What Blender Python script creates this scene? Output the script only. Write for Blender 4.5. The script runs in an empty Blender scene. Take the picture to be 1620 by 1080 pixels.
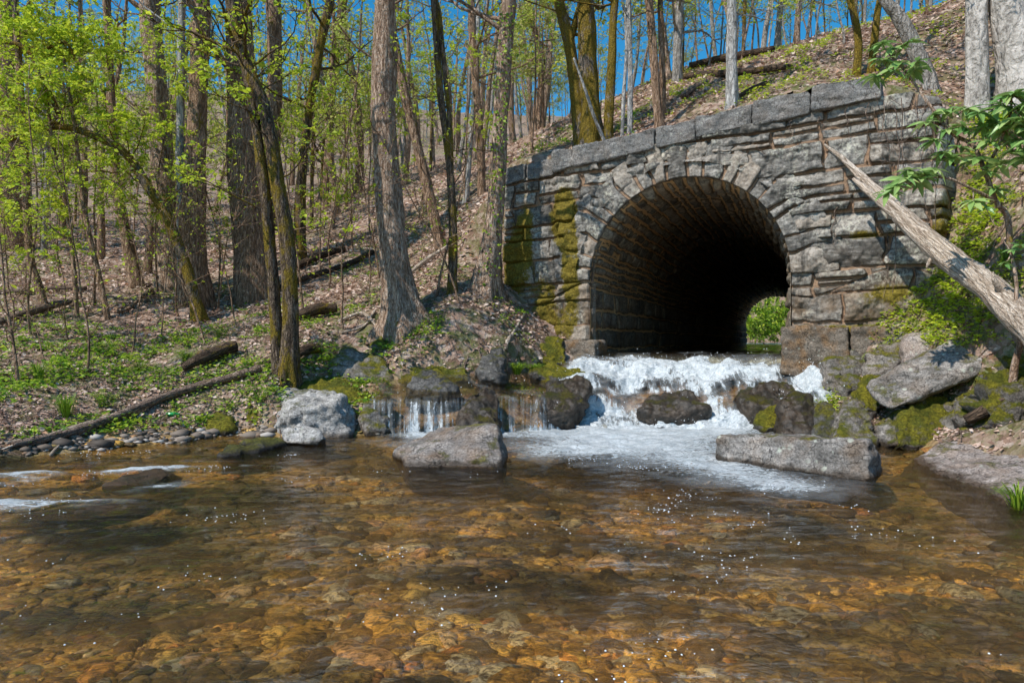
import bpy, bmesh, math, random
import numpy as np
from mathutils import Vector
random.seed(7); rng = np.random.default_rng(7)
C = bpy.context.scene.collection
F = 1080.0; CX, CY, CAMZ = 810.0, 540.0, 1.6

# ------------------------------------------------------------------ basics
def P(px, py, d): return np.array([(px-CX)/F*d, d, CAMZ+(CY-py)/F*d])
def sstep(a, b, x):
    t = np.clip((np.asarray(x, float)-a)/(b-a), 0, 1); return t*t*(3-2*t)
def tag(o, label=None, cat=None, group=None, kind=None):
    if label: o['label'] = label
    if cat: o['category'] = cat
    if group: o['group'] = group
    if kind: o['kind'] = kind
    return o
def empty(name, loc):
    o = bpy.data.objects.new(name, None); C.objects.link(o); o.location = tuple(loc)
    o.empty_display_size = .2; return o
def mesh_np(name, V, Fs, mat=None, parent=None, smooth=True, attrs=None, loc=None):
    """V (n,3); Fs list of index arrays, each (m,k)"""
    V = np.asarray(V, np.float64)
    if loc is not None: V = V-np.asarray(loc)
    me = bpy.data.meshes.new(name)
    Fs = [np.asarray(f, np.int64) for f in Fs if len(f)]
    me.vertices.add(len(V)); me.vertices.foreach_set('co', V.astype(np.float32).ravel())
    tot = sum(f.size for f in Fs); n = sum(len(f) for f in Fs)
    me.loops.add(tot); me.polygons.add(n)
    me.loops.foreach_set('vertex_index', np.concatenate([f.ravel() for f in Fs]).astype(np.int32))
    ls = np.concatenate([np.full(len(f), f.shape[1]) for f in Fs])
    st = np.concatenate([[0], np.cumsum(ls)[:-1]])
    me.polygons.foreach_set('loop_start', st.astype(np.int32))
    me.polygons.foreach_set('use_smooth', np.full(n, smooth))
    for k, a in (attrs or {}).items():
        at = me.attributes.new(k, 'FLOAT', 'POINT'); at.data.foreach_set('value', np.asarray(a, np.float32).ravel())
    me.update(calc_edges=True); me.validate()
    o = bpy.data.objects.new(name, me); C.objects.link(o)
    if mat: me.materials.append(mat)
    if loc is not None: o.location = tuple(loc)
    if parent is not None:
        o.parent = parent
        if loc is not None: o.location = tuple(np.asarray(loc)-np.asarray(parent.location))
    return o
def grid_faces(nr, nc, keep=None):
    i = np.arange(nr-1)[:, None]*nc+np.arange(nc-1)[None, :]
    f = np.stack([i, i+1, i+nc+1, i+nc], -1).reshape(-1, 4)
    return f if keep is None else f[keep.reshape(-1)]

# ------------------------------------------------------------------ numpy noise
def _h(ix, iy, iz, s):
    h = (ix*374761393+iy*668265263+iz*2147483647+s*974711) & 0xffffffff
    h = ((h ^ (h >> 13))*1274126177) & 0xffffffff
    h = ((h ^ (h >> 16))*2246822519) & 0xffffffff
    return ((h ^ (h >> 15)) & 0xffffff)/float(0xffffff)*2-1
def vn(p, s=0):
    p = np.asarray(p, float); i = np.floor(p).astype(np.int64); f = p-i; f = f*f*f*(f*(f*6-15)+10)
    r = 0
    for a in (0, 1):
        for b in (0, 1):
            for c in (0, 1):
                w = (f[..., 0] if a else 1-f[..., 0])*(f[..., 1] if b else 1-f[..., 1])*(f[..., 2] if c else 1-f[..., 2])
                r = r+w*_h(i[..., 0]+a, i[..., 1]+b, i[..., 2]+c, s)
    return r
def fbm(p, o=4, s=0, g=.5):
    p = np.asarray(p, float); r = 0; a = 1
    for k in range(o): r = r+a*vn(p*2**k+k*17.3, s+k); a *= g
    return r
def p3(x, y, z=0.): 
    x, y, z = np.broadcast_arrays(np.asarray(x, float), np.asarray(y, float), np.asarray(z, float)); return np.stack([x, y, z], -1)

# ------------------------------------------------------------------ materials
def newmat(name):
    m = bpy.data.materials.new(name); m.use_nodes = True; nt = m.node_tree; nt.nodes.clear()
    return m, nt
class NT:
    def __init__(s, nt): s.nt = nt
    def n(s, typ, **kw):
        nd = s.nt.nodes.new(typ)
        for k, v in kw.items():
            if k.startswith('_'): setattr(nd, k[1:], v)
            else:
                key = int(k[1:]) if k[0] == 'i' and k[1:].isdigit() else k.replace('__', ' ')
                if hasattr(v, 'is_output'): s.nt.links.new(v, nd.inputs[key])
                else: nd.inputs[key].default_value = v
        return nd
    def link(s, a, b): s.nt.links.new(a, b)
    def noise(s, vec, scale, detail=4, rough=.55, dist=0, out='Fac'):
        return s.n('ShaderNodeTexNoise', Vector=vec, Scale=scale, Detail=detail, Roughness=rough, Distortion=dist).outputs[out]
    def ramp(s, fac, stops, interp='LINEAR'):
        r = s.n('ShaderNodeValToRGB', Fac=fac); e = r.color_ramp.elements; r.color_ramp.interpolation = interp
        while len(e) < len(stops): e.new(.5)
        for k, (p, c) in enumerate(stops):
            e[k].position = p; e[k].color = (c, c, c, 1) if not hasattr(c, '__len__') else (*c, 1)
        return r.outputs['Color']
    def mix(s, fac, a, b, mode='MIX'):
        m = s.n('ShaderNodeMix', _data_type='RGBA', _blend_type=mode)
        for k, v in ((0, fac), (6, a), (7, b)):
            if hasattr(v, 'is_output'): s.link(v, m.inputs[k])
            elif hasattr(v, '__len__'): m.inputs[k].default_value = (*v, 1) if len(v) == 3 else v
            else: m.inputs[k].default_value = v if k == 0 else (v, v, v, 1)
        return m.outputs[2]
    def math(s, op, a, b=0., c=0., clamp=False):
        m = s.n('ShaderNodeMath', _operation=op, _use_clamp=clamp)
        for k, v in ((0, a), (1, b), (2, c)):
            if hasattr(v, 'is_output'): s.link(v, m.inputs[k])
            else: m.inputs[k].default_value = v
        return m.outputs[0]
    def attr(s, name): return s.n('ShaderNodeAttribute', _attribute_name=name).outputs['Fac']
    def obj(s): return s.n('ShaderNodeTexCoord').outputs['Object']
    def pos(s): return s.n('ShaderNodeNewGeometry').outputs['Position']
    def mapv(s, v, scale=(1, 1, 1), rot=(0, 0, 0), loc=(0, 0, 0)):
        return s.n('ShaderNodeMapping', Vector=v, Scale=scale, Rotation=rot, Location=loc).outputs[0]
    def bump(s, h, strength=.5, dist=.02, normal=None):
        b = s.n('ShaderNodeBump', Height=h, Strength=strength, Distance=dist)
        if normal is not None: s.link(normal, b.inputs['Normal'])
        return b.outputs[0]
    def pbsdf(s, col, rough=.8, normal=None, spec=.3):
        b = s.n('ShaderNodeBsdfPrincipled', Base__Color=col if hasattr(col, 'is_output') else (*col, 1), Roughness=rough)
        b.inputs['Specular IOR Level'].default_value = spec
        if normal is not None: s.link(normal, b.inputs['Normal'])
        return b.outputs[0]
    def out(s, sh): s.n('ShaderNodeOutputMaterial', Surface=sh)

def upfac(t): 
    g = t.n('ShaderNodeNewGeometry'); return t.n('ShaderNodeSeparateXYZ', Vector=g.outputs['Normal']).outputs[2]

def rock_mat(name, dark=(.09, .085, .08), light=(.30, .285, .265), moss=.3, lichen=.4, wet=0., warm=0., seed=0.):
    m, nt = newmat(name); t = NT(nt)
    v = t.mapv(t.pos(), loc=(seed*3.1, seed*1.7, 0))
    n1 = t.noise(v, 2.3, 8, .65); n2 = t.noise(v, 14, 6, .7); n3 = t.noise(v, 60, 3, .6)
    st = t.noise(t.mapv(v, (3, 3, 16), (.3, .2, 0)), 1.5, 5, .6)
    base = t.ramp(t.math('ADD', t.math('MULTIPLY', n1, .6), t.math('MULTIPLY', st, .4)), [(.36, dark), (.52, tuple(np.array(dark)*.45+np.array(light)*.5)), (.66, light)])
    base = t.mix(t.ramp(n2, [(.35, .55), (.6, 0.)]), base, dark, 'MIX')
    if warm: base = t.mix(t.ramp(t.noise(v, 3.1, 5), [(.45, 0.), (.65, warm)]), base, (.22, .12, .05))
    vo = t.n('ShaderNodeTexVoronoi', Vector=t.mapv(v, loc=(5, 2, 1)), Scale=9 if lichen < .9 else 5.5).outputs['Distance']
    ln = t.math('ADD', vo, t.math('MULTIPLY', n2, .5))
    sp = t.noise(v, 38, 4, .75); base = t.mix(.85, base, t.ramp(sp, [(.36, .35), (.5, .95), (.64, 1.45)]), 'MULTIPLY')
    crk = t.n('ShaderNodeTexVoronoi', _feature='DISTANCE_TO_EDGE', Vector=t.n('ShaderNodeVectorMath', _operation='ADD', i0=t.mapv(v, (1, 1, 2.2), (.4, .5, 0)), i1=t.noise(v, 3, 4, out='Color')).outputs[0], Scale=1.5).outputs['Distance']
    ck = t.ramp(crk, [(.003, 1.), (.012, 0.)]); base = t.mix(t.math('MULTIPLY', ck, .45), base, (.02, .018, .016))
    lm = t.math('MULTIPLY', t.ramp(ln, [(.38, 1.), (.46, 0.)]), t.ramp(t.noise(v, 1.7, 3), [(.45 if lichen < .9 else .36, 0.), (.6 if lichen < .9 else .5, lichen)]))
    base = t.mix(lm, base, (.42, .43, .36))
    up = upfac(t)
    mo = t.math('ADD', t.math('MULTIPLY', up, .28), t.math('ADD', t.math('MULTIPLY', t.noise(v, 2.0, 7, .68), .9), t.math('MULTIPLY', n3, .12)))
    th = .98-.50*moss
    mm = t.ramp(mo, [(max(0, th-.04), 0.), (min(1, th+.09), 1.)])
    mcol = t.mix(t.ramp(t.noise(v, 3.5, 4), [(.42, 0.), (.6, .7)]), t.ramp(t.noise(v, 26, 5, .7), [(.3, (.04, .04, .006)), (.48, (.17, .15, .014)), (.68, (.40, .35, .03))]), t.ramp(t.noise(v, 30, 5, .7), [(.3, (.02, .028, .005)), (.5, (.07, .09, .014)), (.7, (.17, .20, .03))]))
    base = t.mix(mm, base, mcol)
    h = t.math('ADD', t.math('MULTIPLY', n2, .5), t.math('MULTIPLY', n3, .25))
    h = t.math('ADD', h, t.math('MULTIPLY', mm, t.math('MULTIPLY', t.noise(v, 70, 4, .7), 1.6))); h = t.math('SUBTRACT', h, t.math('MULTIPLY', ck, .5))
    pz0 = t.n('ShaderNodeSeparateXYZ', Vector=t.pos()).outputs[2]; wb = t.ramp(t.math('ADD', pz0, t.math('MULTIPLY', t.noise(v, 6, 4), .12)), [(.095, 1.), (.15, 0.)])
    base = t.mix(wb, base, t.mix(1., base, (.33, .29, .25), 'MULTIPLY'))
    rough = t.math('SUBTRACT', .85, t.math('MULTIPLY', wb, .5))
    if wet:
        pz = t.n('ShaderNodeSeparateXYZ', Vector=t.pos()).outputs[2]
        base = t.mix(wet, base, t.mix(1., base, (.28, .25, .22), 'MULTIPLY'))
        rough = .85-.6*wet
    t.out(t.pbsdf(base, rough, t.bump(h, 1., .035), .4 if wet else .2))
    return m

def masonry_mat(name, pale, dark, mortar, wetz=None):
    m, nt = newmat(name); t = NT(nt)
    v = t.pos(); rnd = t.attr('rnd'); mk = t.attr('mortar'); ms = t.attr('moss')
    vs = t.n('ShaderNodeVectorMath', _operation='ADD', i0=v)
    cx = t.n('ShaderNodeCombineXYZ', X=t.math('MULTIPLY', rnd, 37.), Y=t.math('MULTIPLY', rnd, 91.), Z=rnd).outputs[0]
    t.link(cx, vs.inputs[1]); vv = vs.outputs[0]
    n1 = t.noise(vv, 2.6, 7, .68); n2 = t.noise(vv, 16, 6, .72); n3 = t.noise(v, 70, 3)
    strat = t.noise(t.mapv(vv, (2, 2, 14), (.5, .35, 0)), 1.3, 6, .65)
    f = t.math('ADD', t.math('MULTIPLY', n1, .45), t.math('MULTIPLY', strat, .55))
    f = t.math('ADD', f, t.math('MULTIPLY', t.math('SUBTRACT', rnd, .5), .30))
    mid = tuple((np.array(pale)+np.array(dark))*.5)
    base = t.ramp(f, [(.34, dark), (.5, mid), (.68, pale)])
    base = t.mix(t.ramp(n2, [(.36, .75), (.52, 0.)]), base, tuple(np.array(dark)*.6))
    # pale green-grey lichen
    lic = t.math('MULTIPLY', t.ramp(n2, [(.5, 0.), (.58, 1.)]), t.ramp(t.noise(v, 1.3, 4), [(.48, 0.), (.64, .6)]))
    base = t.mix(lic, base, (pale[0]*1.3, pale[1]*1.38, pale[2]*1.2))
    # hue per stone
    base = t.mix(t.ramp(rnd, [(.5, 0.), (1., .6)]), base, (.24, .175, .12))
    # low courses stained warm
    pz = t.n('ShaderNodeSeparateXYZ', Vector=v).outputs[2]
    lo = t.math('MULTIPLY', t.ramp(t.math('MULTIPLY', pz, .2), [(.45, 1.), (.72, 0.)]), t.ramp(t.noise(v, 2.2, 6), [(.42, .15), (.62, .8)]))
    base = t.mix(lo, base, (.17, .105, .055))
    # dark seep streaks from above
    sk = t.ramp(t.noise(t.mapv(v, (5, 5, .5)), 1., 5, .6), [(.56, 0.), (.68, .7)])
    base = t.mix(sk, base, tuple(np.array(dark)*.4)); ch = t.ramp(t.noise(vv, 7, 7, .75, .6), [(.36, .45), (.5, 1.), (.64, 1.3)]); base = t.mix(.8, base, ch, 'MULTIPLY')
    mort = t.mix(t.ramp(n2, [(.35, 0.), (.65, 1.)]), tuple(np.array(mortar)*.55), tuple(np.array(mortar)*1.2))
    base = t.mix(mk, base, mort); base = t.mix(t.ramp(mk, [(.08, 0.), (.4, .8), (.6, .8), (.9, 0.)]), base, tuple(np.array(dark)*.25))  # joint borders get a dark line: shadow gap painted into the colour
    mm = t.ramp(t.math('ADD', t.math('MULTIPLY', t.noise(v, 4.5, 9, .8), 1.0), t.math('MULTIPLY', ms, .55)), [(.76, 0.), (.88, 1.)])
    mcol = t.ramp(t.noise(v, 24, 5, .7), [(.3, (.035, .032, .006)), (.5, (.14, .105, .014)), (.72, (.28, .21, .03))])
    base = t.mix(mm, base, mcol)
    h = t.math('ADD', t.math('MULTIPLY', n2, .6), t.math('MULTIPLY', n3, .2))
    t.out(t.pbsdf(base, .85, t.bump(h, .8, .025), .2)); return m

def bark_mat(name, c1, c2, moss=0., furrow=1., patches=0., zs=.22, CRV=.45):
    m, nt = newmat(name); t = NT(nt)
    oi = t.n('ShaderNodeObjectInfo').outputs['Random']
    v0 = t.n('ShaderNodeVectorMath', _operation='ADD', i0=t.obj())
    t.link(t.n('ShaderNodeCombineXYZ', X=t.math('MULTIPLY', oi, 50.), Y=oi, Z=t.math('MULTIPLY', oi, 9.)).outputs[0], v0.inputs[1]); v = v0.outputs[0]
    w = t.mapv(v, (1, 1, zs))
    n1 = t.noise(w, 16*furrow, 6, .7, .8); n2 = t.noise(w, 60*furrow, 4, .7); n3 = t.noise(v, 2.2, 4)
    pl = t.n('ShaderNodeTexVoronoi', _feature='DISTANCE_TO_EDGE', Vector=t.n('ShaderNodeVectorMath', _operation='ADD', i0=w, i1=t.n('ShaderNodeVectorMath', _operation='SCALE', i0=t.noise(v, 9, 4, out='Color'), Scale=.10).outputs[0]).outputs[0], Scale=15*furrow).outputs['Distance']
    crv = t.ramp(pl, [(.02, 1.), (.16, 0.)])
    f = t.math('ADD', t.math('MULTIPLY', n1, .65), t.math('MULTIPLY', n2, .35))
    base = t.ramp(f, [(.38, tuple(np.array(c1)*.22)), (.48, c1), (.58, c2)])
    base = t.mix(t.ramp(n3, [(.4, 0.), (.65, .35)]), base, c1); base = t.mix(t.math('MULTIPLY', crv, CRV), base, tuple(np.array(c1)*.4)); f = t.math('SUBTRACT', f, t.math('MULTIPLY', crv, .35))
    if patches:
        pm = t.ramp(t.noise(v, 9, 5, .7), [(.54, 0.), (.6, patches)])
        base = t.mix(pm, base, (.50, .46, .41))
    if moss:
        mm = t.ramp(t.noise(t.mapv(v, (1, 1, .45)), 3.2, 6, .72), [(.65-.27*moss, 0.), (.71-.25*moss, .95)])
        mcol = t.ramp(t.noise(v, 40, 4, .7), [(.3, (.05, .036, .006)), (.5, (.19, .13, .016)), (.7, (.36, .25, .03))])
        base = t.mix(mm, base, mcol)
    t.out(t.pbsdf(base, .9, t.bump(f, 1., .05), .15)); return m

def leaf_mat(name, stops, trans=.45, rough=.5):
    m, nt = newmat(name); t = NT(nt)
    r = t.n('ShaderNodeNewGeometry').outputs['Random Per Island']
    col = t.ramp(r, stops)
    d = t.pbsdf(col, rough, None, .3)
    tr = t.n('ShaderNodeBsdfTranslucent', Color=col).outputs[0]
    t.out(t.n('ShaderNodeMixShader', Fac=trans, i1=d, i2=tr).outputs[0]); return m

def ground_mat():
    m, nt = newmat('forest_floor'); t = NT(nt); v = t.pos()
    vo = t.n('ShaderNodeTexVoronoi', Vector=t.n('ShaderNodeVectorMath', _operation='ADD', i0=v, i1=t.n('ShaderNodeVectorMath', _operation='SCALE', i0=t.noise(v, 8, 3, out='Color'), Scale=.12).outputs[0]).outputs[0], Scale=9)
    c = t.n('ShaderNodeSeparateColor', Color=vo.outputs['Color']).outputs[0]
    leaf = t.ramp(c, [(0, (.22, .13, .09)), (.3, (.44, .28, .205)), (.6, (.60, .42, .33)), (.85, (.72, .56, .46)), (1, (.34, .18, .11))])
    soil = t.ramp(t.noise(v, 20, 5), [(.3, (.09, .06, .042)), (.7, (.34, .225, .16))])
    k = t.ramp(t.noise(v, 1.1, 6, .65), [(.32, .15), (.46, .95)])
    base = t.mix(k, soil, leaf)
    base = t.mix(t.ramp(vo.outputs['Distance'], [(.03, 0.), (.10, .40)]), base, tuple([.03, .02, .012]))
    g = t.math('MULTIPLY', t.attr('green'), t.ramp(t.noise(v, 2.6, 7, .7), [(.45, 0.), (.56, .8)]))
    base = t.mix(g, base, t.ramp(t.noise(v, 30, 4), [(.35, (.03, .05, .008)), (.65, (.12, .17, .025))]))
    # stream bed and shingle where the ground is low
    pz = t.n('ShaderNodeSeparateXYZ', Vector=v).outputs[2]
    pb = t.n('ShaderNodeTexVoronoi', Vector=t.mapv(v, (1, 1, .4)), Scale=12)
    pc = t.n('ShaderNodeSeparateColor', Color=pb.outputs['Color']).outputs[0]
    peb = t.ramp(pc, [(0, (.09, .06, .03)), (.3, (.28, .17, .06)), (.55, (.46, .28, .09)), (.8, (.58, .41, .18)), (1, (.3, .27, .23))])
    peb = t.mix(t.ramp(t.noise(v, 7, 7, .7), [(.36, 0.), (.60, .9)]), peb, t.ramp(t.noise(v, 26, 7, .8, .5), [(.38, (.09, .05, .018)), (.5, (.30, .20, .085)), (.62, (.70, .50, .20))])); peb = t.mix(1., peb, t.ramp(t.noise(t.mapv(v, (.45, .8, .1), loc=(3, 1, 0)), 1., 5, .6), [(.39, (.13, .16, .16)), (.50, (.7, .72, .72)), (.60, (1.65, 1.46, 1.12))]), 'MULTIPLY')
    low = t.ramp(t.math('ADD', pz, t.math('MULTIPLY', t.noise(v, 3, 3), .3)), [(.18, 1.), (.34, 0.)])
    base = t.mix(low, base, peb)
    h = t.math('ADD', vo.outputs['Distance'], t.noise(v, 30, 4))
    t.out(t.pbsdf(base, .9, t.bump(h, .8, .04), .15)); return m

def water_mat(name='stream_water', fs=(2.2, 4.2, 2.6), sc=2.6):
    m, nt = newmat(name); t = NT(nt); v = t.pos()
    foam = t.attr('foam'); fl = t.attr('turb')
    w1 = t.noise(t.mapv(v, (1.3, 2.6, 1.2), (0, 0, .35)), 2.2, 5, .6, 1.8)
    w2 = t.noise(t.mapv(v, (3, 6, 3), (0, 0, -.3)), 3.2, 5, .6, 1.2)
    h = t.math('ADD', w1, t.math('MULTIPLY', w2, .35))
    w3 = t.noise(t.mapv(v, (6, 13, 6), (0, 0, .5)), 2.4, 4, .6, 1.5); h = t.math('ADD', h, t.math('MULTIPLY', w3, .2)); nrm = t.bump(h, .5, .08)
    fr = t.n('ShaderNodeFresnel', IOR=1.33, Normal=nrm).outputs[0]
    tr = t.n('ShaderNodeBsdfTransparent', Color=(.98, .89, .70, 1)).outputs[0]
    rf = t.n('ShaderNodeBsdfRefraction', Color=(.98, .89, .70, 1), IOR=1.15, Roughness=.0, Normal=nrm).outputs[0]
    tr = t.n('ShaderNodeMixShader', Fac=.2, i1=tr, i2=rf).outputs[0]
    gl = t.n('ShaderNodeBsdfGlossy', Color=(1, 1, 1, 1), Roughness=.025, Normal=nrm).outputs[0]
    sh = t.n('ShaderNodeMixShader', Fac=t.math('MULTIPLY', fr, .9), i1=tr, i2=gl).outputs[0]
    # aerated water and foam
    fn = t.noise(t.mapv(v, fs, (0, 0, .2)), sc, 10, .78, 2.2 if sc == 2.6 else .7)
    milky = t.math('MULTIPLY', t.ramp(t.math('ADD', t.noise(v, 1.6, 5, .6, 1.), t.math('SUBTRACT', foam, .5)), [(.12, 0.), (.85, 1.)]), .50)
    crisp = t.ramp(t.math('ADD', fn, t.math('MULTIPLY', t.math('SUBTRACT', foam, .5), .55)), [(.47, 0.), (.56, 1.)])
    crisp = t.math('MULTIPLY', crisp, t.ramp(foam, [(.03, 0.), (.2, 1.)]))
    ff = t.math('MAXIMUM', milky, crisp)
    fine = t.noise(v, 30, 5, .7)
    fcol = t.mix(t.ramp(fine, [(.3, 0.), (.6, 1.)]), (.34, .38, .40), (.66, .68, .69))
    vein = t.ramp(t.noise(t.mapv(v, (1, 2.2, 1), (0, 0, .35)), 3.2, 7, .7, 2.5), [(.38, 0.), (.56, 1.)]); fcol = t.mix(vein, t.mix(.6, fcol, (.20, .25, .27)), fcol)
    fb = t.pbsdf(fcol, .35, t.bump(fine, .6, .03), .4)
    t.out(t.n('ShaderNodeMixShader', Fac=ff, i1=sh, i2=fb).outputs[0]); return m

def wood_mat(name, c1, c2, moss=0.):
    return bark_mat(name, c1, c2, moss, 1.5, 0, .07, .15)

MAT = dict(
 ground=ground_mat(), water=water_mat(), fall=water_mat('falling_water', (7.5, 1.5, 2.4), 2.0),
 grey=bark_mat('bark_grey', (.30, .19, .125), (.66, .50, .385), .18, 1., .3),
 brown=bark_mat('bark_brown', (.26, .16, .10), (.58, .40, .28), .2),
 mossy=bark_mat('bark_mossy', (.10, .07, .048), (.34, .25, .18), .62, 1.2),
 heavy=bark_mat('bark_heavy_moss', (.15, .12, .095), (.40, .32, .25), .95, 1.2),
 pale=bark_mat('bark_pale', (.27, .24, .21), (.50, .46, .42), .05, .8, .5),
 white=bark_mat('bark_white', (.36, .34, .32), (.62, .60, .57), .0, .7, .4),
 smooth=bark_mat('bark_smooth', (.40, .36, .32), (.62, .57, .52), .03, .35, .35, .5, .05),
 dead=wood_mat('dead_wood', (.46, .35, .26), (.88, .76, .64)),
 rot=wood_mat('rotten_wood', (.06, .04, .028), (.2, .135, .09), .25),
 oldlog=wood_mat('weathered_log', (.19, .13, .10), (.46, .34, .26), .08),
 leaf=leaf_mat('spring_leaf', [(0, (.24, .38, .03)), (.4, (.50, .60, .04)), (.75, (.70, .74, .07)), (1, (.38, .54, .05))], .5),
 leaf_bg=leaf_mat('spring_leaf_far', [(0, (.26, .34, .05)), (.4, (.46, .54, .09)), (.75, (.62, .62, .15)), (1, (.46, .40, .22))], .45),
 herb=leaf_mat('herb_leaf', [(0, (.07, .17, .02)), (.4, (.20, .36, .03)), (.75, (.40, .54, .045)), (1, (.56, .64, .07))], .4),
 rhodo=leaf_mat('rhododendron_leaf', [(0, (.12, .26, .07)), (.5, (.26, .42, .12)), (1, (.44, .54, .20))], .3, .35),
 grass=leaf_mat('grass_blade', [(0, (.08, .17, .015)), (.5, (.18, .30, .02)), (1, (.32, .42, .04))], .35),
 litter=leaf_mat('dead_leaf', [(0, (.20, .115, .08)), (.3, (.42, .27, .20)), (.6, (.60, .43, .34)), (.85, (.76, .62, .53)), (1, (.46, .23, .12))], .15, .7),
)

# ------------------------------------------------------------------ mesh collector
class MB:
    def __init__(s): s.V = []; s.Q = []; s.T = []; s.n = 0
    def add(s, V, Q=None, T=None):
        V = np.asarray(V, float).reshape(-1, 3)
        if Q is not None and len(Q): s.Q.append(np.asarray(Q)+s.n)
        if T is not None and len(T): s.T.append(np.asarray(T)+s.n)
        s.V.append(V); s.n += len(V)
    def tube(s, pts, rad, sides=6, noise=0., flare=0., seed=0, cap=True):
        pts = np.asarray(pts, float); rad = np.asarray(rad, float); n = len(pts)
        t = np.gradient(pts, axis=0); t /= np.linalg.norm(t, axis=1)[:, None]+1e-9
        a = np.array([1, 0, 0.]) if abs(t[0, 0]) < .9 else np.array([0, 1., 0])
        V = np.zeros((n, sides, 3)); ang = np.arange(sides)/sides*2*math.pi
        for i in range(n):
            a = a-t[i]*a.dot(t[i]); a /= np.linalg.norm(a)+1e-9; b = np.cross(t[i], a)
            V[i] = np.cos(ang)[:, None]*a+np.sin(ang)[:, None]*b
        r = np.repeat(rad[:, None], sides, 1)
        if noise:
            q = pts[:, None, :]*np.array([1, 1, .35])+V*rad.max()*1.5
            r = r*(1+noise*fbm(q*3+seed, 3, seed))
            r = r*(1+noise*.5*vn(np.stack([np.tile(ang*sides/7, (n, 1)), pts[:, None, 2]*np.ones(sides)*.8, np.zeros((n, sides))+seed], -1), seed))
        if flare:
            L = np.concatenate([[0], np.cumsum(np.linalg.norm(np.diff(pts, axis=0), axis=1))])
            fl = np.exp(-np.clip(L-.25, 0, 9)/(rad[0]*1.4+.05))
            ph = rng.random()*6; k = 4+rng.integers(0, 3)
            r = r*(1+flare*fl[:, None]*np.maximum(0, np.cos(k*ang+ph))[None, :]*1.2)
        V = pts[:, None, :]+V*r[..., None]
        i = np.arange(n-1)[:, None]*sides; j = np.arange(sides)[None, :]; j2 = (j+1) % sides
        Q = np.stack([i+j, i+j2, i+sides+j2, i+sides+j], -1).reshape(-1, 4)
        V = V.reshape(-1, 3); T = []
        if cap:
            V = np.concatenate([V, pts[:1], pts[-1:]]); c0 = n*sides
            k = np.arange(sides); k2 = (k+1) % sides
            T = np.concatenate([np.stack([k2, k, np.full(sides, c0)], -1), np.stack([(n-1)*sides+k, (n-1)*sides+k2, np.full(sides, c0+1)], -1)])
        s.add(V, Q, T)
    def leaves(s, c, ax, nr, L, W):
        c = np.asarray(c, float); ax = ax/(np.linalg.norm(ax, axis=1)[:, None]+1e-9)
        sd = np.cross(nr, ax); sd /= np.linalg.norm(sd, axis=1)[:, None]+1e-9
        nn = np.cross(ax, sd); L = np.broadcast_to(L, len(c))[:, None]; W = np.broadcast_to(W, len(c))[:, None]
        V = np.stack([c, c+ax*L*.45+sd*W*.5+nn*W*.12, c+ax*L-nn*L*.1, c+ax*L*.45-sd*W*.5+nn*W*.12], 1)
        n = len(c); s.add(V.reshape(-1, 3), np.arange(4*n).reshape(n, 4))
    def build(s, name, mat, parent=None, smooth=True, loc=None, local=None):
        V = np.concatenate(s.V)
        if local is not None: V = V-np.asarray(local)
        return mesh_np(name, V, ([np.concatenate(s.Q)] if s.Q else [])+([np.concatenate(s.T)] if s.T else []), mat, parent, smooth, None, loc)
def catmull(p, n):
    p = np.asarray(p, float); k = len(p)
    if k < 3:
        tt = np.linspace(0, 1, n)[:, None]; return p[0]*(1-tt)+p[-1]*tt
    q = np.concatenate([[2*p[0]-p[1]], p, [2*p[-1]-p[-2]]]); u = np.linspace(0, k-1, n)
    i = np.clip(np.floor(u).astype(int), 0, k-2); f = (u-i)[:, None]
    a, b, c, d = q[i], q[i+1], q[i+2], q[i+3]
    return .5*(2*b+(c-a)*f+(2*a-5*b+4*c-d)*f**2+(3*b-a-3*c+d)*f**3)
def unit(v): v = np.asarray(v, float); return v/(np.linalg.norm(v)+1e-9)
def rdir(zlo=-.2, zhi=.6):
    a = rng.random()*2*math.pi; z = rng.uniform(zlo, zhi); return unit([math.cos(a), math.sin(a), z])

# ------------------------------------------------------------------ wall frame
WC = np.array([3.96, 15., 0.]); UX = np.array([.866025, -.5, 0]); NX = np.array([-.5, -.866025, 0])
U0, RAD, ZS = -.19, 2.22, 2.98
TAX = np.array([math.sin(math.radians(23.6)), math.cos(math.radians(23.6)), 0])     # the way the tunnel runs
def u_of(px):
    k = (px-CX)/F; t = (3.96-k*15)/(.866025+.5*k); return -t
def wd(px): return 15-.5*u_of(px)
def zwall(px, py): return CAMZ+(CY-py)/F*wd(px)
def uv(x, y): dx = x-WC[0]; dy = y-WC[1]; return dx*UX[0]+dy*UX[1], -(dx*NX[0]+dy*NX[1])

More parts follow.
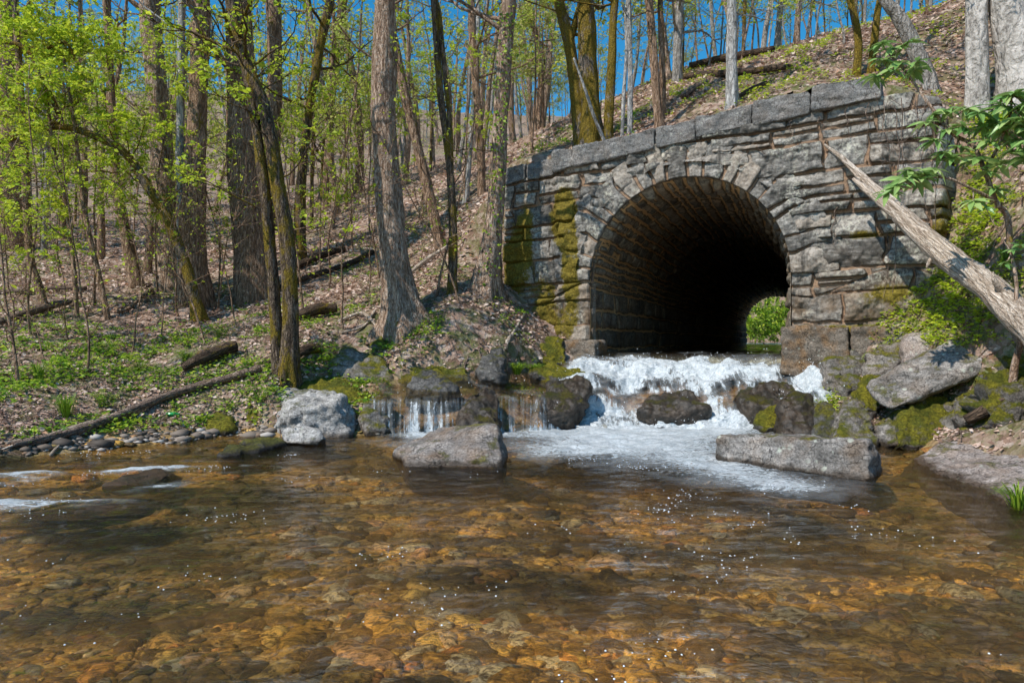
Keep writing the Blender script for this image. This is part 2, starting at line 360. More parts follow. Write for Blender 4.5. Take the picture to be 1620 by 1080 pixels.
# ------------------------------------------------------------------ terrain
S = [(-200, 380, 30), (0, 470, 18), (200, 470, 19), (385, 460, 20), (500, 480, 17.5), (0, 410, 25), (200, 410, 26), (400, 400, 27), (500, 400, 24), (600, 400, 22),
     (700, 400, 19.5), (0, 360, 36), (200, 350, 38), (400, 335, 38), (600, 310, 33), (700, 310, 27), (770, 330, 21.5), (640, 440, 18), (600, 270, 50), (400, 290, 60), (100, 300, 60), (-200, 320, 60), (-700, 330, 50),
     (200, 130, 110), (500, 170, 110), (780, 215, 95), (-300, 110, 110), (300, 270, 70), (0, 260, 70), (-900, 470, 14), (-900, 420, 22)]
FR = [(500, 645, 12.3), (560, 642, 12.3), (520, 622, 12.9), (600, 625, 12.9), (640, 612, 13.2), (700, 606, 13.4), (560, 590, 13.9), (745, 596, 13.8), (800, 585, 14.3), (1335, 622, 12.5), (1400, 625, 12.2), (1445, 596, 12.2), (1480, 650, 10.8), (0, 690, 9.6), (200, 680, 11), (400, 672, 12), (0, 620, 11.2), (200, 620, 12.2), (350, 600, 12.8), (440, 602, 12.2), (0, 540, 14), (200, 540, 15), (350, 530, 15.5), (500, 545, 14),
     (635, 513, 15), (770, 453, 16.3), (560, 565, 13), (700, 545, 13.8), (800, 560, 14.4), (850, 560, 15.3), (830, 480, 17), (880, 545, 16.2), (-200, 640, 10), (-200, 560, 13),
     (1340, 545, 13.3), (1420, 478, 13), (1500, 412, 12.5), (1600, 420, 10.5), (1600, 300, 11.6), (1560, 560, 10.7), (1620, 640, 9), (1620, 560, 9.2), (1450, 565, 11.9), (1310, 615, 12.8), (1480, 685, 10.4),
     (1540, 640, 10.5), (1620, 200, 13), (1800, 300, 10), (1800, 560, 8), (1850, 750, 6)]
BH = [(800, 262, 18.3), (915, 240, 17.4), (1000, 215, 16.7), (1100, 190, 15.9), (1200, 163, 15.2), (1300, 135, 14.6), (1400, 135, 14), (1500, 165, 13.3), (780, 250, 34), (850, 210, 30), (1000, 150, 26), (1100, 108, 26),
     (1200, 88, 25), (1300, 60, 24), (1400, 38, 22), (1500, 12, 20), (1620, -30, 17.5), (1545, 180, 13.4), (1620, 150, 13.2), (1800, 60, 13), (950, 195, 45), (1200, 160, 45), (1500, 100, 40), (1900, 0, 28), (1100, 210, 80), (1600, 170, 80)]
def wpts(l): return [P(*a) for a in l]
BED = [np.array(a, float) for a in [(-6, 5, -.35), (-3, 3, -.4), (0, 3, -.42), (3, 3, -.5), (0, 6, -.45), (3, 6, -.55), (-3, 7, -.4), (-5.8, 8.2, -.2), (-3.5, 9.6, -.3), (0, 9, -.5), (2, 9, -.65), (4.4, 8.2, -.4), (-1.5, 10.8, -.4), (1.5, 11.5, -.6), (4, 9.6, -.3),
      (0, 0, -.4), (-6, 0, -.4), (5, 0, -.4), (0, -6, -.4), (-10, 2, -.3), (-14, 3.5, .2), (-12, 5.5, .3), (-16, 0, .3), (6.6, 4, .1), (7, 0, .2), (9, 4, 1.2), (9, 0, 1.), (0, -12, .4), (-12, -10, .5), (12, -10, 1), (5.6, 6.4, -.05), (-20, 8, 2.2),
      (1.2, 12.9, -.2), (3.5, 12.6, -.15), (1.8, 13.8, .3), (3.6, 13.3, .4), (5.0, 12.8, .3), (2.0, 15.4, .95), (4.4, 14.1, .9), (5.3, 13.7, .9), (-1.6, 12.4, .25), (-.4, 12.6, .3), (.3, 13.6, .45)]]
EDGE = [P(px, py, 1728/(py-540)) for px, py in [(0, 728), (150, 712), (300, 697), (420, 689), (-200, 760)]]
def tps_fit(pts, lam=.02):
    A = np.array(pts); X = A[:, :2]/10; n = len(X)
    r2 = ((X[:, None]-X[None])**2).sum(-1); K = np.where(r2 > 0, r2*np.log(r2+1e-12), 0)+np.eye(n)*lam*.1
    Pm = np.concatenate([np.ones((n, 1)), X], 1); M = np.block([[K, Pm], [Pm.T, np.zeros((3, 3))]])
    w = np.linalg.solve(M, np.concatenate([A[:, 2], np.zeros(3)])); return X, w
def tps_ev(m, x, y):
    X, w = m; q = np.stack([np.ravel(x), np.ravel(y)], -1)/10; o = np.zeros(len(q))
    for i in range(0, len(q), 40000):
        b = q[i:i+40000]; r2 = ((b[:, None]-X[None])**2).sum(-1)
        o[i:i+40000] = (r2*np.log(r2+1e-12))@w[:-3]+w[-3]+b@w[-2:]
    return o.reshape(np.shape(x))
DENT = [(1590, 9.75, .30, .85), (1545, 10.1, .25, .6), (1640, 9.4, .4, .7), (525, 12.45, .45, .75), (480, 12.4, .5, .5), (570, 13.15, .75, .6), (690, 13.1, .72, .8), (500, 11.6, .02, .6), (1330, 12.4, .6, .5), (1400, 11.9, .7, .6), (1460, 10.9, .4, .7), (1340, 12.9, .9, .4)]
CD = ([588, 740, 860, 900, 1000, 1150, 1240, 1330], [11.85, 12.0, 12.35, 12.75, 12.75, 12.45, 12.2, 11.8], [588, 740, 860, 950, 1000, 1150, 1240, 1290, 1330], [13.0, 13.6, 15.3, 16.1, 15.95, 15.05, 14.55, 13.6, 13.2])
TF = tps_fit(wpts(S)+wpts(FR)+BED+EDGE); TB = tps_fit(wpts(S)+wpts(BH))
def terrain(x, y, detail=True):
    x = np.asarray(x, float); y = np.asarray(y, float)
    f = tps_ev(TF, x, y); b = tps_ev(TB, x, y); u, v = uv(x, y)
    wr = sstep(4.6, 6.2, u)
    w = (1-wr)*sstep(.3, .75, v)+wr*sstep(-1.2, 2.2, v)
    wl = sstep(-7.5, -5.0, u); w = wl*w+(1-wl)*sstep(-1.5, 2.5, v)
    z = f*(1-w)+b*w
    if detail:
        k = np.clip((z+.1)*1.2, .12, 1)
        z = z+k*(.10*fbm(p3(x*.8, y*.8), 3, 3)+.035*fbm(p3(x*4, y*4), 3, 5))
    for px, d, zt, sg in DENT:
        cx = (px-CX)/F*d; e = np.exp(-(((x-cx)**2+(y-d)**2)/sg**2)**2); z = np.where(z > zt, z+(zt-z)*e, z)
    yy = np.maximum(y, .5); px = x/yy*F+CX
    d0 = np.interp(px, CD[0], CD[1]); d1 = np.interp(px, CD[2], CD[3]); s_ = (y-d0)/(d1-d0)
    zc = np.where(px < 890, np.interp(s_, [0, .05, .2, 1], [-.4, .1, .4, .72]), np.interp(s_, [0, .15, .5, 1], [-.35, 0, .45, 1.0]))
    e = sstep(612, 640, px)*sstep(1330, 1295, px)*sstep(-.25, -.05, s_)*sstep(1.12, 1.0, s_)*(y < 17)
    z = np.where(z > zc, z+(zc-z)*e, z)
    vl = sstep(29, 36, v)*sstep(-26, -15, u); z = z*(1-vl)+vl*(.95+np.maximum(0, v-62)*.45)
    return z
def tz(x, y): return float(terrain(np.array([x]), np.array([y]))[0])
_ds = np.exp(np.linspace(math.log(5), math.log(140), 900))
def hit(px, py, dmin=5., dmax=140., default=None):
    x = (px-CX)/F*_ds; z = CAMZ+(CY-py)/F*_ds; tzs = terrain(x, _ds)
    ok = (tzs > z) & (_ds > dmin) & (_ds < dmax)
    if not ok.any(): d = default or 40.
    else: d = _ds[np.argmax(ok)]
    return d
def gpt(px, py, lift=0., **k):
    d = hit(px, py, **k); x = (px-CX)/F*d; return np.array([x, d, tz(x, d)+lift])

def build_ground():
    a1 = np.linspace(-44, 44, 620); a2 = np.linspace(44, 316, 60)[1:-1]; ang = np.radians(np.concatenate([a1, a2, [316]]))
    dd = np.concatenate([np.linspace(.3, 6, 40)[:-1], np.exp(np.linspace(math.log(6), math.log(40), 420)), np.exp(np.linspace(math.log(40), math.log(400), 60))[1:]])
    A, D = np.meshgrid(ang, dd); x = np.sin(A)*D; y = np.cos(A)*D
    xe = x*np.minimum(1, 120/D); ye = y*np.minimum(1, 120/D)
    z = terrain(xe, ye)
    u, v = uv(x, y)
    xm = .25*(u[:-1, :-1]+u[1:, :-1]+u[:-1, 1:]+u[1:, 1:]); vm = .25*(v[:-1, :-1]+v[1:, :-1]+v[:-1, 1:]+v[1:, 1:])
    vmin = np.minimum.reduce([v[:-1, :-1], v[1:, :-1], v[:-1, 1:], v[1:, 1:]]); vmax = np.maximum.reduce([v[:-1, :-1], v[1:, :-1], v[:-1, 1:], v[1:, 1:]])
    keep = ~((np.abs(xm-U0) < 2.9) & (vmax > .12) & (vmin < .7))
    ul = u-U0+.1122*v; bore = (np.abs(ul) < 2.75) & (z > 1.2) & (z < 5.6) & (v > 3) & (v < 45)
    keep &= ~(bore[:-1, :-1] | bore[1:, :-1] | bore[:-1, 1:] | bore[1:, 1:])
    g = sstep(-.1, .4, z)*np.clip(.45+.6*vn(p3(x*.35, y*.35), 9)+.9*np.exp(-((x-7.5)**2+(y-11.5)**2)/5)+.5*np.exp(-((x+6)**2+(y-12)**2)/12), 0, 1)
    o = mesh_np('ground', p3(x, y, z).reshape(-1, 3), [grid_faces(*x.shape, keep)[:, ::-1]], MAT['ground'], attrs={'green': g.ravel()})
    tag(o, kind='structure')
build_ground()

# ------------------------------------------------------------------ masonry
def layout(u, z, zlo, zhi, hlo, hhi, wlo, whi, seed, split=.3, tilt=0.):
    """Irregular coursed rubble: returns per point stone id (random float), joint distance, local coords."""
    r = np.random.default_rng(seed)
    zz = z+.035*fbm(p3(u*.6, z*.3, seed), 2, seed)+.022*vn(p3(u*4, z*4), seed+1)-tilt*u
    uu = u+.05*fbm(p3(u*.7, z*2.2, seed+5), 3, seed+2)+.025*vn(p3(u*5, z*5), seed+3)
    e = [zlo-1.2]
    while e[-1] < zhi+1.2: e.append(e[-1]+r.uniform(hlo, hhi))
    e = np.array(e); k = np.clip(np.searchsorted(e, zz)-1, 0, len(e)-2)
    d = np.minimum(zz-e[k], e[k+1]-zz); idv = np.zeros(zz.shape); su = np.zeros(zz.shape); sz = zz-(e[k]+e[k+1])/2
    umin, umax = uu.min()-1, uu.max()+1
    for c in np.unique(k):
        s = k == c; b = [umin-r.uniform(0, whi)]
        h = e[c+1]-e[c]
        while b[-1] < umax: b.append(b[-1]+r.uniform(wlo, whi)*(.7+.5*h/hhi))
        b = np.array(b); sl = r.uniform(-.25, .25, len(b))
        us = uu[s]; kk = np.clip(np.searchsorted(b, us)-1, 0, len(b)-2)
        off = sl[kk]*sz[s]; us = us+off; kk = np.clip(np.searchsorted(b, us)-1, 0, len(b)-2)
        dv = np.minimum(us-b[kk], b[kk+1]-us); su[s] = us-(b[kk]+b[kk+1])/2
        rid = r.random(len(b)+1); dd = np.minimum(d[s], dv); i_ = rid[kk]
        sp = r.random(len(b)+1) < split*(h > .3); zs_ = sz[s]; m = sp[kk]
        dd = np.where(m, np.minimum(dd, np.abs(zs_-.12*h*np.sin(rid[kk]*40))), dd)
        i_ = np.where(m & (zs_ > .12*h*np.sin(rid[kk]*40)), (i_+.37) % 1, i_)
        d[s] = dd; idv[s] = i_
    return idv, d, su, sz
def stone_relief(idv, d, su, sz, p, proud=.09, joint=.022, rough=.035, seed=0, edge=.03):
    jw = joint*(.5+1.1*((idv*7.3) % 1))
    prof = sstep(jw, jw+edge, d)*.8+.2*sstep(jw, jw+.12, d)
    h = prof*(proud*(.55+.9*((idv*13.7) % 1))+su*((idv*29.1) % 1-.5)*.16+sz*((idv*53.3) % 1-.5)*.30)
    q = p+idv[..., None]*31
    fac = np.abs(fbm(q*np.array([1.3, 1.3, 2.4]), 3, seed))      # chipped facets
    h = h+prof*rough*(fac*1.6-.5+.6*fbm(q*6, 3, seed+4))+(1-prof)*.012*vn(p*14, seed)
    return h, 1-sstep(jw*.9, jw+.025, d)

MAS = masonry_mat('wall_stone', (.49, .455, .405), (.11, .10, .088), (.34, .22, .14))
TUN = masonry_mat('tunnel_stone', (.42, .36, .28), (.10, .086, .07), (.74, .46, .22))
CUL = empty('stone_culvert', WC+np.array([0, 0, 1.2]))
tag(CUL, 'grey stone railway culvert with a round arch over the stream', 'culvert')
UL, UR = u_of(797), u_of(1512)
def coping_bottom(u):                       # underside of the coping along the wall
    a = np.array([(797, 292), (880, 272), (885, 274), (962, 257), (1104, 222), (1193, 203), (1283, 183), (1286, 180), (1395, 160), (1440, 152), (1485, 160), (1500, 188), (1512, 215)], float)
    us = [u_of(p) for p in a[:, 0]]; zs = [zwall(p, q) for p, q in a]
    return np.interp(u, us, zs)
def moss_shade_wall(u, z):
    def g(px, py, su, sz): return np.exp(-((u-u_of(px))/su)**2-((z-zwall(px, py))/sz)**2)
    return np.clip(1.2*g(893, 335, .32, .55)+1.1*g(908, 440, .22, .9)+.8*g(860, 470, .4, .7)+1.1*g(830, 380, .28, 1.1)+1.2*g(805, 440, .3, 1.2)+.9*g(890, 350, .35, .6)+1.1*g(905, 400, .18, .8)+.8*g(880, 520, .6, .5)+.7*g(1380, 372, .8, .12)+.9*g(1410, 465, .6, .25)+.7*g(1490, 360, .25, .9)+.7*g(1300, 520, 1.2, .08)+.35*g(1280, 225, .3, .15)+.5*g(1400, 520, .8, .3)+.4*g(960, 500, .5, .8), 0, 1)  # moss; left patches enlarged so their dark colour also gives the tree's shadow
def build_wall():
    nu, nz = 540, 330
    us = np.linspace(UL, UR, nu); ts = np.linspace(0, 1, nz)
    U, T = np.meshgrid(us, ts); Z = .5+(coping_bottom(U)+.05-.5)*T
    idv, d, su, sz = layout(U, Z, .5, 6.8, .28, .62, .55, 1.5, 21, .35, -.0)
    # heavier, squarer blocks low down on both flanks
    i2, d2, su2, sz2 = layout(U, Z, .5, 6.8, .42, .58, .8, 1.6, 25, 0)
    lo = (Z < 2.75+.25*np.sin(U*2)) 
    idv = np.where(lo, i2, idv); d = np.where(lo, d2, d); su = np.where(lo, su2, su); sz = np.where(lo, sz2, sz)
    dl = np.abs(Z-(2.75+.25*np.sin(U*2))); d = np.minimum(d, dl+.012)
    h, mk = stone_relief(idv, d, su, sz, p3(U, Z, 0.), .085, .018, .06, 2, .014)
    # the main face stands proud of the short wing on the left
    h = h+.14*sstep(u_of(874), u_of(884), U)-.10
    # ragged broken end on the right
    h = h-.5*sstep(UR-.25, UR, U)
    R = np.hypot(U-U0, Z-ZS)
    inside = ((R < 2.55) & (Z > ZS)) | ((np.abs(U-U0) < RAD-.04) & (Z <= ZS))
    h = np.where((np.abs(U-U0) < RAD+.03) & (Z < ZS+.05), -.16, h)
    q = lambda a: a[:-1, :-1] & a[1:, :-1] & a[:-1, 1:] & a[1:, 1:]
    keep = ~q(inside)
    # snap jamb edge
    V = WC+U[..., None]*UX+h[..., None]*NX+Z[..., None]*np.array([0, 0, 1])
    mesh_np('wall_face', V.reshape(-1, 3), [grid_faces(nz, nu, keep)], MAS, CUL, attrs={'rnd': idv.ravel(), 'mortar': mk.ravel(), 'moss': moss_shade_wall(U, Z).ravel()}, loc=CUL.location)
build_wall()
def ring_point(u, z): return WC+u[..., None]*UX+z[..., None]*np.array([0, 0, 1])
def build_ring():
    r = np.random.default_rng(4)
    na, nr = 560, 64
    e = [0.]
    while e[-1] < math.pi: e.append(e[-1]+r.uniform(.10, .20))
    e = np.array(e)*math.pi/e[-1]; le = r.uniform(.62, 1.05, len(e)); idr = r.random(len(e))
    A, T = np.meshgrid(np.linspace(0, math.pi, na), np.linspace(0, 1, nr))
    Aw = np.clip(A+.02*fbm(p3(A*6, T*2), 2, 3)+.012*vn(p3(A*14, T*9), 6)*T, 0, math.pi-1e-6)
    k = np.clip(np.searchsorted(e, Aw, side='right')-1, 0, len(e)-2)
    L = le[k]; R = RAD+T*L
    d = np.minimum(Aw-e[k], e[k+1]-Aw)*R; d = np.minimum(d, (1-T)*L+.01); d = np.minimum(d, T*L+.03)
    idv = idr[k]; su = (Aw-(e[k]+e[k+1])/2)*R; sz = (T-.5)*L
    U = U0+R*np.cos(A); Z = ZS+R*np.sin(A)
    h, mk = stone_relief(idv, d, su, sz, p3(U, Z, 0.), .075, .018, .045, 8)
    h = h+.075; h[0] = h[0]*.4-.22; mk[0] = 1
    h[-1] = -.25
    V = ring_point(U, Z)+h[..., None]*NX
    mesh_np('arch_ring', V.reshape(-1, 3), [grid_faces(nr, na)[:, ::-1]], MAS, CUL, attrs={'rnd': idv.ravel(), 'mortar': mk.ravel(), 'moss': moss_shade_wall(U, Z).ravel()*.8}, loc=CUL.location)
build_ring()
def build_tunnel():
    # profile: left jamb up, arch, right jamb down; s = arc length
    jl = ZS-.7; arc = math.pi*RAD; tot = 2*jl+arc
    for nm, v0, v1, nv, ns in (('tunnel_lining', -.06, 9, 330, 380), ('tunnel_lining', 8.5, 44, 420, 170)):
        s = np.linspace(0, tot, ns); v = np.linspace(v0, v1, nv); Sg, Vg = np.meshgrid(s, v)
        rr = 0. if v0 < 1 else .16
        a = math.pi-(Sg-jl)/RAD
        uu = np.where(Sg < jl, U0-RAD, np.where(Sg > jl+arc, U0+RAD, U0+RAD*np.cos(a)))
        zz = np.where(Sg < jl, .7+Sg, np.where(Sg > jl+arc, ZS-(Sg-jl-arc), ZS+RAD*np.sin(a)))
        nu = np.where(Sg < jl, 1., np.where(Sg > jl+arc, -1., -np.cos(a))); nz = np.where((Sg < jl) | (Sg > jl+arc), 0., -np.sin(a))
        i1, d1, su1, sz1 = layout(Vg, Sg, 0, tot, .14, .34, .3, .85, 31, .1)
        i2, d2, su2, sz2 = layout(Vg, Sg, 0, tot, .40, .55, .7, 1.3, 33, 0)
        lo = (Sg < jl) | (Sg > jl+arc)
        idv = np.where(lo, i2, i1); d = np.where(lo, d2, d1); su = np.where(lo, su2, su1); sz = np.where(lo, sz2, sz1)
        h, mk = stone_relief(idv, d, su, sz, p3(Vg, Sg, 0.), .07, .03, .03, 12)
        fade = sstep(-.06, .25, Vg); h = (h+.0)*fade
        h = h+.05*fbm(p3(Vg*.5, Sg*.5), 2, 14)*fade
        h = h-rr; U = uu+nu*h; Z = zz+nz*h
        ms = .55*np.exp(-((Sg-.9)/.5)**2)*np.exp(-Vg/4)+.35*np.exp(-((Sg-2.6)/.5)**2)*np.exp(-Vg/2)
        Vv = WC+U[..., None]*UX+Vg[..., None]*TAX/TAX.dot(-NX)+Z[..., None]*np.array([0, 0, 1])
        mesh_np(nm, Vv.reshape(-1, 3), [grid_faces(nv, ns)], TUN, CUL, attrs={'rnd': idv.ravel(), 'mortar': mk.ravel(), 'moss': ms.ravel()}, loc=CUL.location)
build_tunnel()

# ------------------------------------------------------------------ rocks
def rock_mesh(W, res=.07, rough=.03, bev=.05, seed=0, strata=.5):
    bm = bmesh.new()
    for p in W: bm.verts.new(tuple(p))
    r = bmesh.ops.convex_hull(bm, input=bm.verts)
    junk = [g for g in r['geom_interior']+r['geom_unused'] if isinstance(g, bmesh.types.BMVert)]
    bmesh.ops.delete(bm, geom=list(set(junk)), context='VERTS')
    bmesh.ops.dissolve_limit(bm, angle_limit=.12, verts=bm.verts, edges=bm.edges)
    if bev: bmesh.ops.bevel(bm, geom=list(bm.edges), offset=bev, offset_type='OFFSET', segments=2, profile=.6, affect='EDGES', clamp_overlap=True)
    bmesh.ops.triangulate(bm, faces=bm.faces)
    for _ in range(7):
        ed = [e for e in bm.edges if e.calc_length() > res]
        if not ed: break
        bmesh.ops.subdivide_edges(bm, edges=ed, cuts=1, use_grid_fill=False)
        bmesh.ops.triangulate(bm, faces=[f for f in bm.faces if len(f.verts) > 3])
        if len(bm.verts) > 14000: break
    for _ in range(2): bmesh.ops.smooth_vert(bm, verts=bm.verts, factor=.5, use_axis_x=True, use_axis_y=True, use_axis_z=True)
    bm.normal_update()
    V = np.array([v.co for v in bm.verts]); N = np.array([v.normal for v in bm.verts])
    Fc = np.array([[v.index for v in f.verts] for f in bm.faces]); bm.free()
    q = V+seed*7.7
    h = rough*(1.6*fbm(q*1.8, 3, seed)+1.0*np.abs(fbm(q*4.5, 3, seed+1))+.45*fbm(q*12, 2, seed+2))
    h = h+rough*strata*1.4*vn(np.stack([q[:, 0]*1.0, q[:, 1]*1.0, q[:, 2]*9+q[:, 0]*2], -1), seed+3)
    return V+N*h[:, None], Fc
RM = dict(
 pale=rock_mat('rock_pale', (.20, .185, .17), (.60, .57, .53), .22, .6, seed=1),
 grey=rock_mat('rock_grey', (.12, .105, .095), (.44, .39, .35), .28, .5, warm=.4, seed=2),
 lichen=rock_mat('rock_lichen', (.09, .083, .075), (.46, .42, .385), .30, 1., warm=.3, seed=3),
 moss=rock_mat('rock_moss', (.09, .08, .07), (.33, .29, .26), .95, .4, seed=4),
 half=rock_mat('rock_half_moss', (.09, .08, .07), (.38, .34, .30), .58, .5, warm=.2, seed=5),
 dark=rock_mat('rock_dark', (.05, .046, .042), (.22, .205, .19), .55, .4, wet=.35, seed=6),
 wet=rock_mat('rock_wet', (.04, .034, .028), (.21, .17, .13), .42, .2, wet=.7, warm=.3, seed=7),
 flat=rock_mat('rock_flat', (.2, .165, .145), (.52, .45, .41), .24, .6, warm=.3, seed=8),
 gold=rock_mat('rock_gold', (.12, .07, .03), (.34, .23, .10), .25, .3, wet=.3, warm=.5, seed=9),
 stone=rock_mat('coping_rock', (.10, .098, .095), (.37, .355, .335), .14, .7, warm=.15, seed=10),
 found=rock_mat('foundation_rock', (.10, .08, .062), (.30, .25, .20), .3, .5, warm=.8, seed=11),
)
_rk = [0]
def rock(pts, mat, label, back=.5, sink=.35, rough=.03, bev=.05, res=.06, group=None, name='boulder', cat='rock', strata=.5):
    _rk[0] += 1; W = [P(*p) for p in pts]
    A = np.array(W); zmed = np.median(A[:, 2]); cx = A[:, 0].mean()
    ext = list(W)
    for w in W:
        if w[2] < zmed+.02: ext.append(w+np.array([0, .1 if w[2] > .2 else .45, -sink]))
        if back and w[2] >= zmed-.05: ext.append(np.array([cx+(w[0]-cx)*.85, w[1]+back, w[2]-.10-.12*back]))
    if back:
        for w in W:
            if w[2] < zmed: ext.append(np.array([cx+(w[0]-cx)*.9, w[1]+back, w[2]-sink]))
    if mat in ('wet', 'dark', 'half', 'moss'): rough *= 1.5; res *= .85; strata += .3
    V, Fc = rock_mesh(ext, res, rough, bev, _rk[0], strata)
    base = np.array([V[:, 0].mean(), V[:, 1].mean(), V[:, 2].min()])
    o = mesh_np(name, V, [Fc], RM[mat], loc=base)
    return tag(o, label, cat, group)
rock([(785,670,9.5),(696,677,10),(626,716,9.6),(640,738,8.8),(791,740,8.7),(800,716,9.6),(760,672,9.9),(641,722,8.9)], 'grey', 'big wedge-shaped grey rock standing alone in the pool below the small falls', back=.3, rough=.022, bev=.03, res=.045)
rock([(428,622,12.5),(490,614,12.6),(542,622,12.1),(566,655,12),(556,692,11.5),(515,697,11.3),(402,672,12),(410,690,11.7),(530,640,11.5),(470,650,11.4)], 'pale', 'largest pale grey boulder at the water edge below the mossy twin tree', rough=.045, res=.05)
rock([(443,677,10.85),(470,665,10.85),(505,675,10.8),(514,692,10.65),(500,701,10.5),(450,700,10.55),(441,688,10.7)], 'pale', 'small whitish rounded stone lying against the front of the largest pale boulder', back=.3, bev=.07, res=.045)
rock([(590,634,12.2),(612,633,12.2),(625,655,12.1),(610,687,11.7),(580,692,11.6),(577,655,11.9)], 'half', 'upright moss-patched stone left of the small waterfall', back=.35)
rock([(458,610,12.8),(500,598,13.2),(590,603,13.3),(597,620,12.9),(590,634,12.6),(500,632,12.5),(460,622,12.5)], 'moss', 'long low slab covered in moss behind the largest pale boulder', back=.25)
rock([(520,580,13.4),(545,558,13.8),(580,560,13.8),(612,580,13.5),(620,600,13.3),(560,602,13.2),(520,598,13.2)], 'half', 'rounded moss-topped boulder behind the long mossy slab', bev=.1)
rock([(635,577,13.8),(735,582,13.8),(742,600,13.4),(690,606,13.2),(633,608,13.3),(640,576,14.2)], 'moss', 'flat dark slab with a mossy top behind the pointed grey rock', back=.4)
rock([(672,586,12.9),(690,588,13),(722,612,12.8),(700,627,12.6),(645,634,12.5),(637,612,12.7)], 'dark', 'dark grey pointed rock at the head of the small waterfall', back=.3)
rock([(775,549,14),(793,552,14),(798,585,13.7),(790,598,13.4),(757,600,13.5),(755,580,13.7),(765,560,13.8)], 'dark', 'tall upright grey stone with a chisel top beside the bright grass', back=.25)
rock([(770,613,12.4),(785,620,12.4),(793,645,12.1),(790,674,11.7),(730,676,11.6),(728,645,11.9),(750,622,12.1)], 'wet', 'wet brown rock with a mossy cap splitting the small waterfall', back=.4, bev=.08)
rock([(870,603,13.4),(920,590,13.6),(933,598,13.5),(930,625,13),(905,652,12.6),(865,655,12.5),(858,630,12.8)], 'wet', 'dark wet mossy rock at the left edge of the main cascade', back=.3)
rock([(1137,692,9.2),(1200,688,8.9),(1300,692,8.4),(1372,700,8.0),(1143,729,9.1),(1374,760,7.85),(1394,746,8.4),(1384,706,8.8),(1152,687,9.6),(1290,690,9.1),(1374,695,8.8),(1250,745,8.45)], 'lichen', 'long rectangular grey block spotted with lichen lying in the pool', back=0, sink=.35, rough=.024, bev=.015, res=.038)
rock([(1450,728,9.0),(1500,702,9.5),(1543,684,9.9),(1640,700,9.0),(1720,760,7.4),(1600,772,7.3),(1700,850,5.8),(1520,758,7.9),(1640,800,6.5)], 'flat', 'broad flat pinkish grey rock sloping into the pool at the right bank', back=.2, rough=.03, bev=.06, res=.055)
rock([(1445,640,10.8),(1465,625,11),(1500,630,11),(1515,665,10.8),(1510,692,10.3),(1460,714,10.0),(1420,705,10.1),(1425,670,10.5)], 'moss', 'large round mossy boulder below the tilted slab on the right bank', bev=.09)
rock([(1521,527,11.4),(1480,545,12.2),(1567,562,10.8),(1565,584,10.8),(1413,646,10.7),(1402,641,10.8),(1376,612,11.2),(1424,579,12),(1550,600,11.3),(1440,630,11.3)], 'lichen', 'large tilted slab propped on the mossy boulder of the right bank', back=0, sink=0, rough=.02, bev=.03, res=.05)
rock([(1498,518,12.3),(1440,527,12.6),(1425,578,12.0),(1500,560,11.8),(1430,540,12.2)], 'flat', 'smooth brownish slab just behind the large tilted slab', back=.3, bev=.04)
rock([(1447,511,12.9),(1384,550,12.7),(1375,560,12.6),(1373,600,12.3),(1420,570,12.2),(1440,530,12.5),(1400,602,12.2)], 'half', 'narrow sloping slab with a mossy flank under the green bank plants', back=.3, bev=.04)
rock([(1302,570,13),(1354,555,13.3),(1367,570,13.0),(1366,616,12.5),(1336,619,12.4),(1310,595,12.7)], 'half', 'mossy-edged boulder beside the right foundation block of the culvert', back=.4)
rock([(1360,622,11.9),(1376,600,12),(1400,605,12),(1398,648,11.5),(1370,648,11.5)], 'moss', 'small yellow-green mossy stone tucked under the lower end of the tilted slab', back=.3)
rock([(1252,622,11.9),(1268,613,12.1),(1283,628,12),(1288,660,11.6),(1283,690,11.3),(1240,689,11.3),(1238,645,11.7)], 'wet', 'upright wet brown stone behind the left half of the lichen-spotted block', back=.3)
rock([(1328,655,11),(1347,631,11.3),(1373,638,11.2),(1388,690,10.7),(1385,708,10.4),(1322,700,10.5)], 'half', 'upright grey stone with moss streaks behind the right end of the lichen-spotted block', back=.3)
rock([(1196,667,12.1),(1210,644,12.3),(1238,636,12.4),(1236,674,11.9),(1210,679,11.9)], 'moss', 'low green mossy stone at the right foot of the main cascade', back=.25, bev=.08)
rock([(1165,628,12.9),(1205,605,13.2),(1245,602,13.2),(1278,624,12.95),(1250,645,12.6),(1190,645,12.6)], 'wet', 'dark rounded rock half covered by the water of the main cascade', back=.5, bev=.1)
rock([(1010,640,13.0),(1050,615,13.4),(1100,618,13.3),(1120,645,12.9),(1060,655,12.8)], 'wet', 'dark rock showing through the white water in the middle of the cascade', back=.4, bev=.1, sink=.6)
rock([(744,530,15.4),(770,515,15.8),(810,517,16),(820,540,15.3),(780,547,15.0)], 'moss', 'dark mossy rock on the bank below the ivy-clad tree', back=.4, bev=.08)
rock([(588,540,14.3),(610,530,14.8),(655,533,14.9),(668,545,14.5),(620,549,14.2)], 'moss', 'flat moss-covered stone on the leafy bank below the thick scaly tree', back=.4, bev=.06)
rock([(160,770,7.6),(200,751,8.1),(255,740,8.5),(264,752,8.2),(240,768,7.7)], 'gold', 'flat golden brown rock just breaking the surface in the left riffle', sink=.12, back=.2, bev=.05, rough=.02)
rock([(20,822,6.2),(80,808,6.5),(210,800,6.7),(205,812,6.4),(120,822,6.15)], 'gold', 'long thin tan rock just under the surface below the left riffle', sink=.08, back=.12, bev=.03, rough=.015)
rock([(338,724,9.4),(362,708,9.9),(410,697,10.6),(452,700,10.6),(400,716,9.8)], 'dark', 'low dark wet rock at the shingle edge left of the whitish stone', back=.3)
rock([(388,672,11.9),(395,630,12.3),(420,612,12.6),(438,640,12.2),(430,665,12)], 'moss', 'mossy lump of rock between the twin tree roots and the largest pale boulder', back=.4, bev=.09)
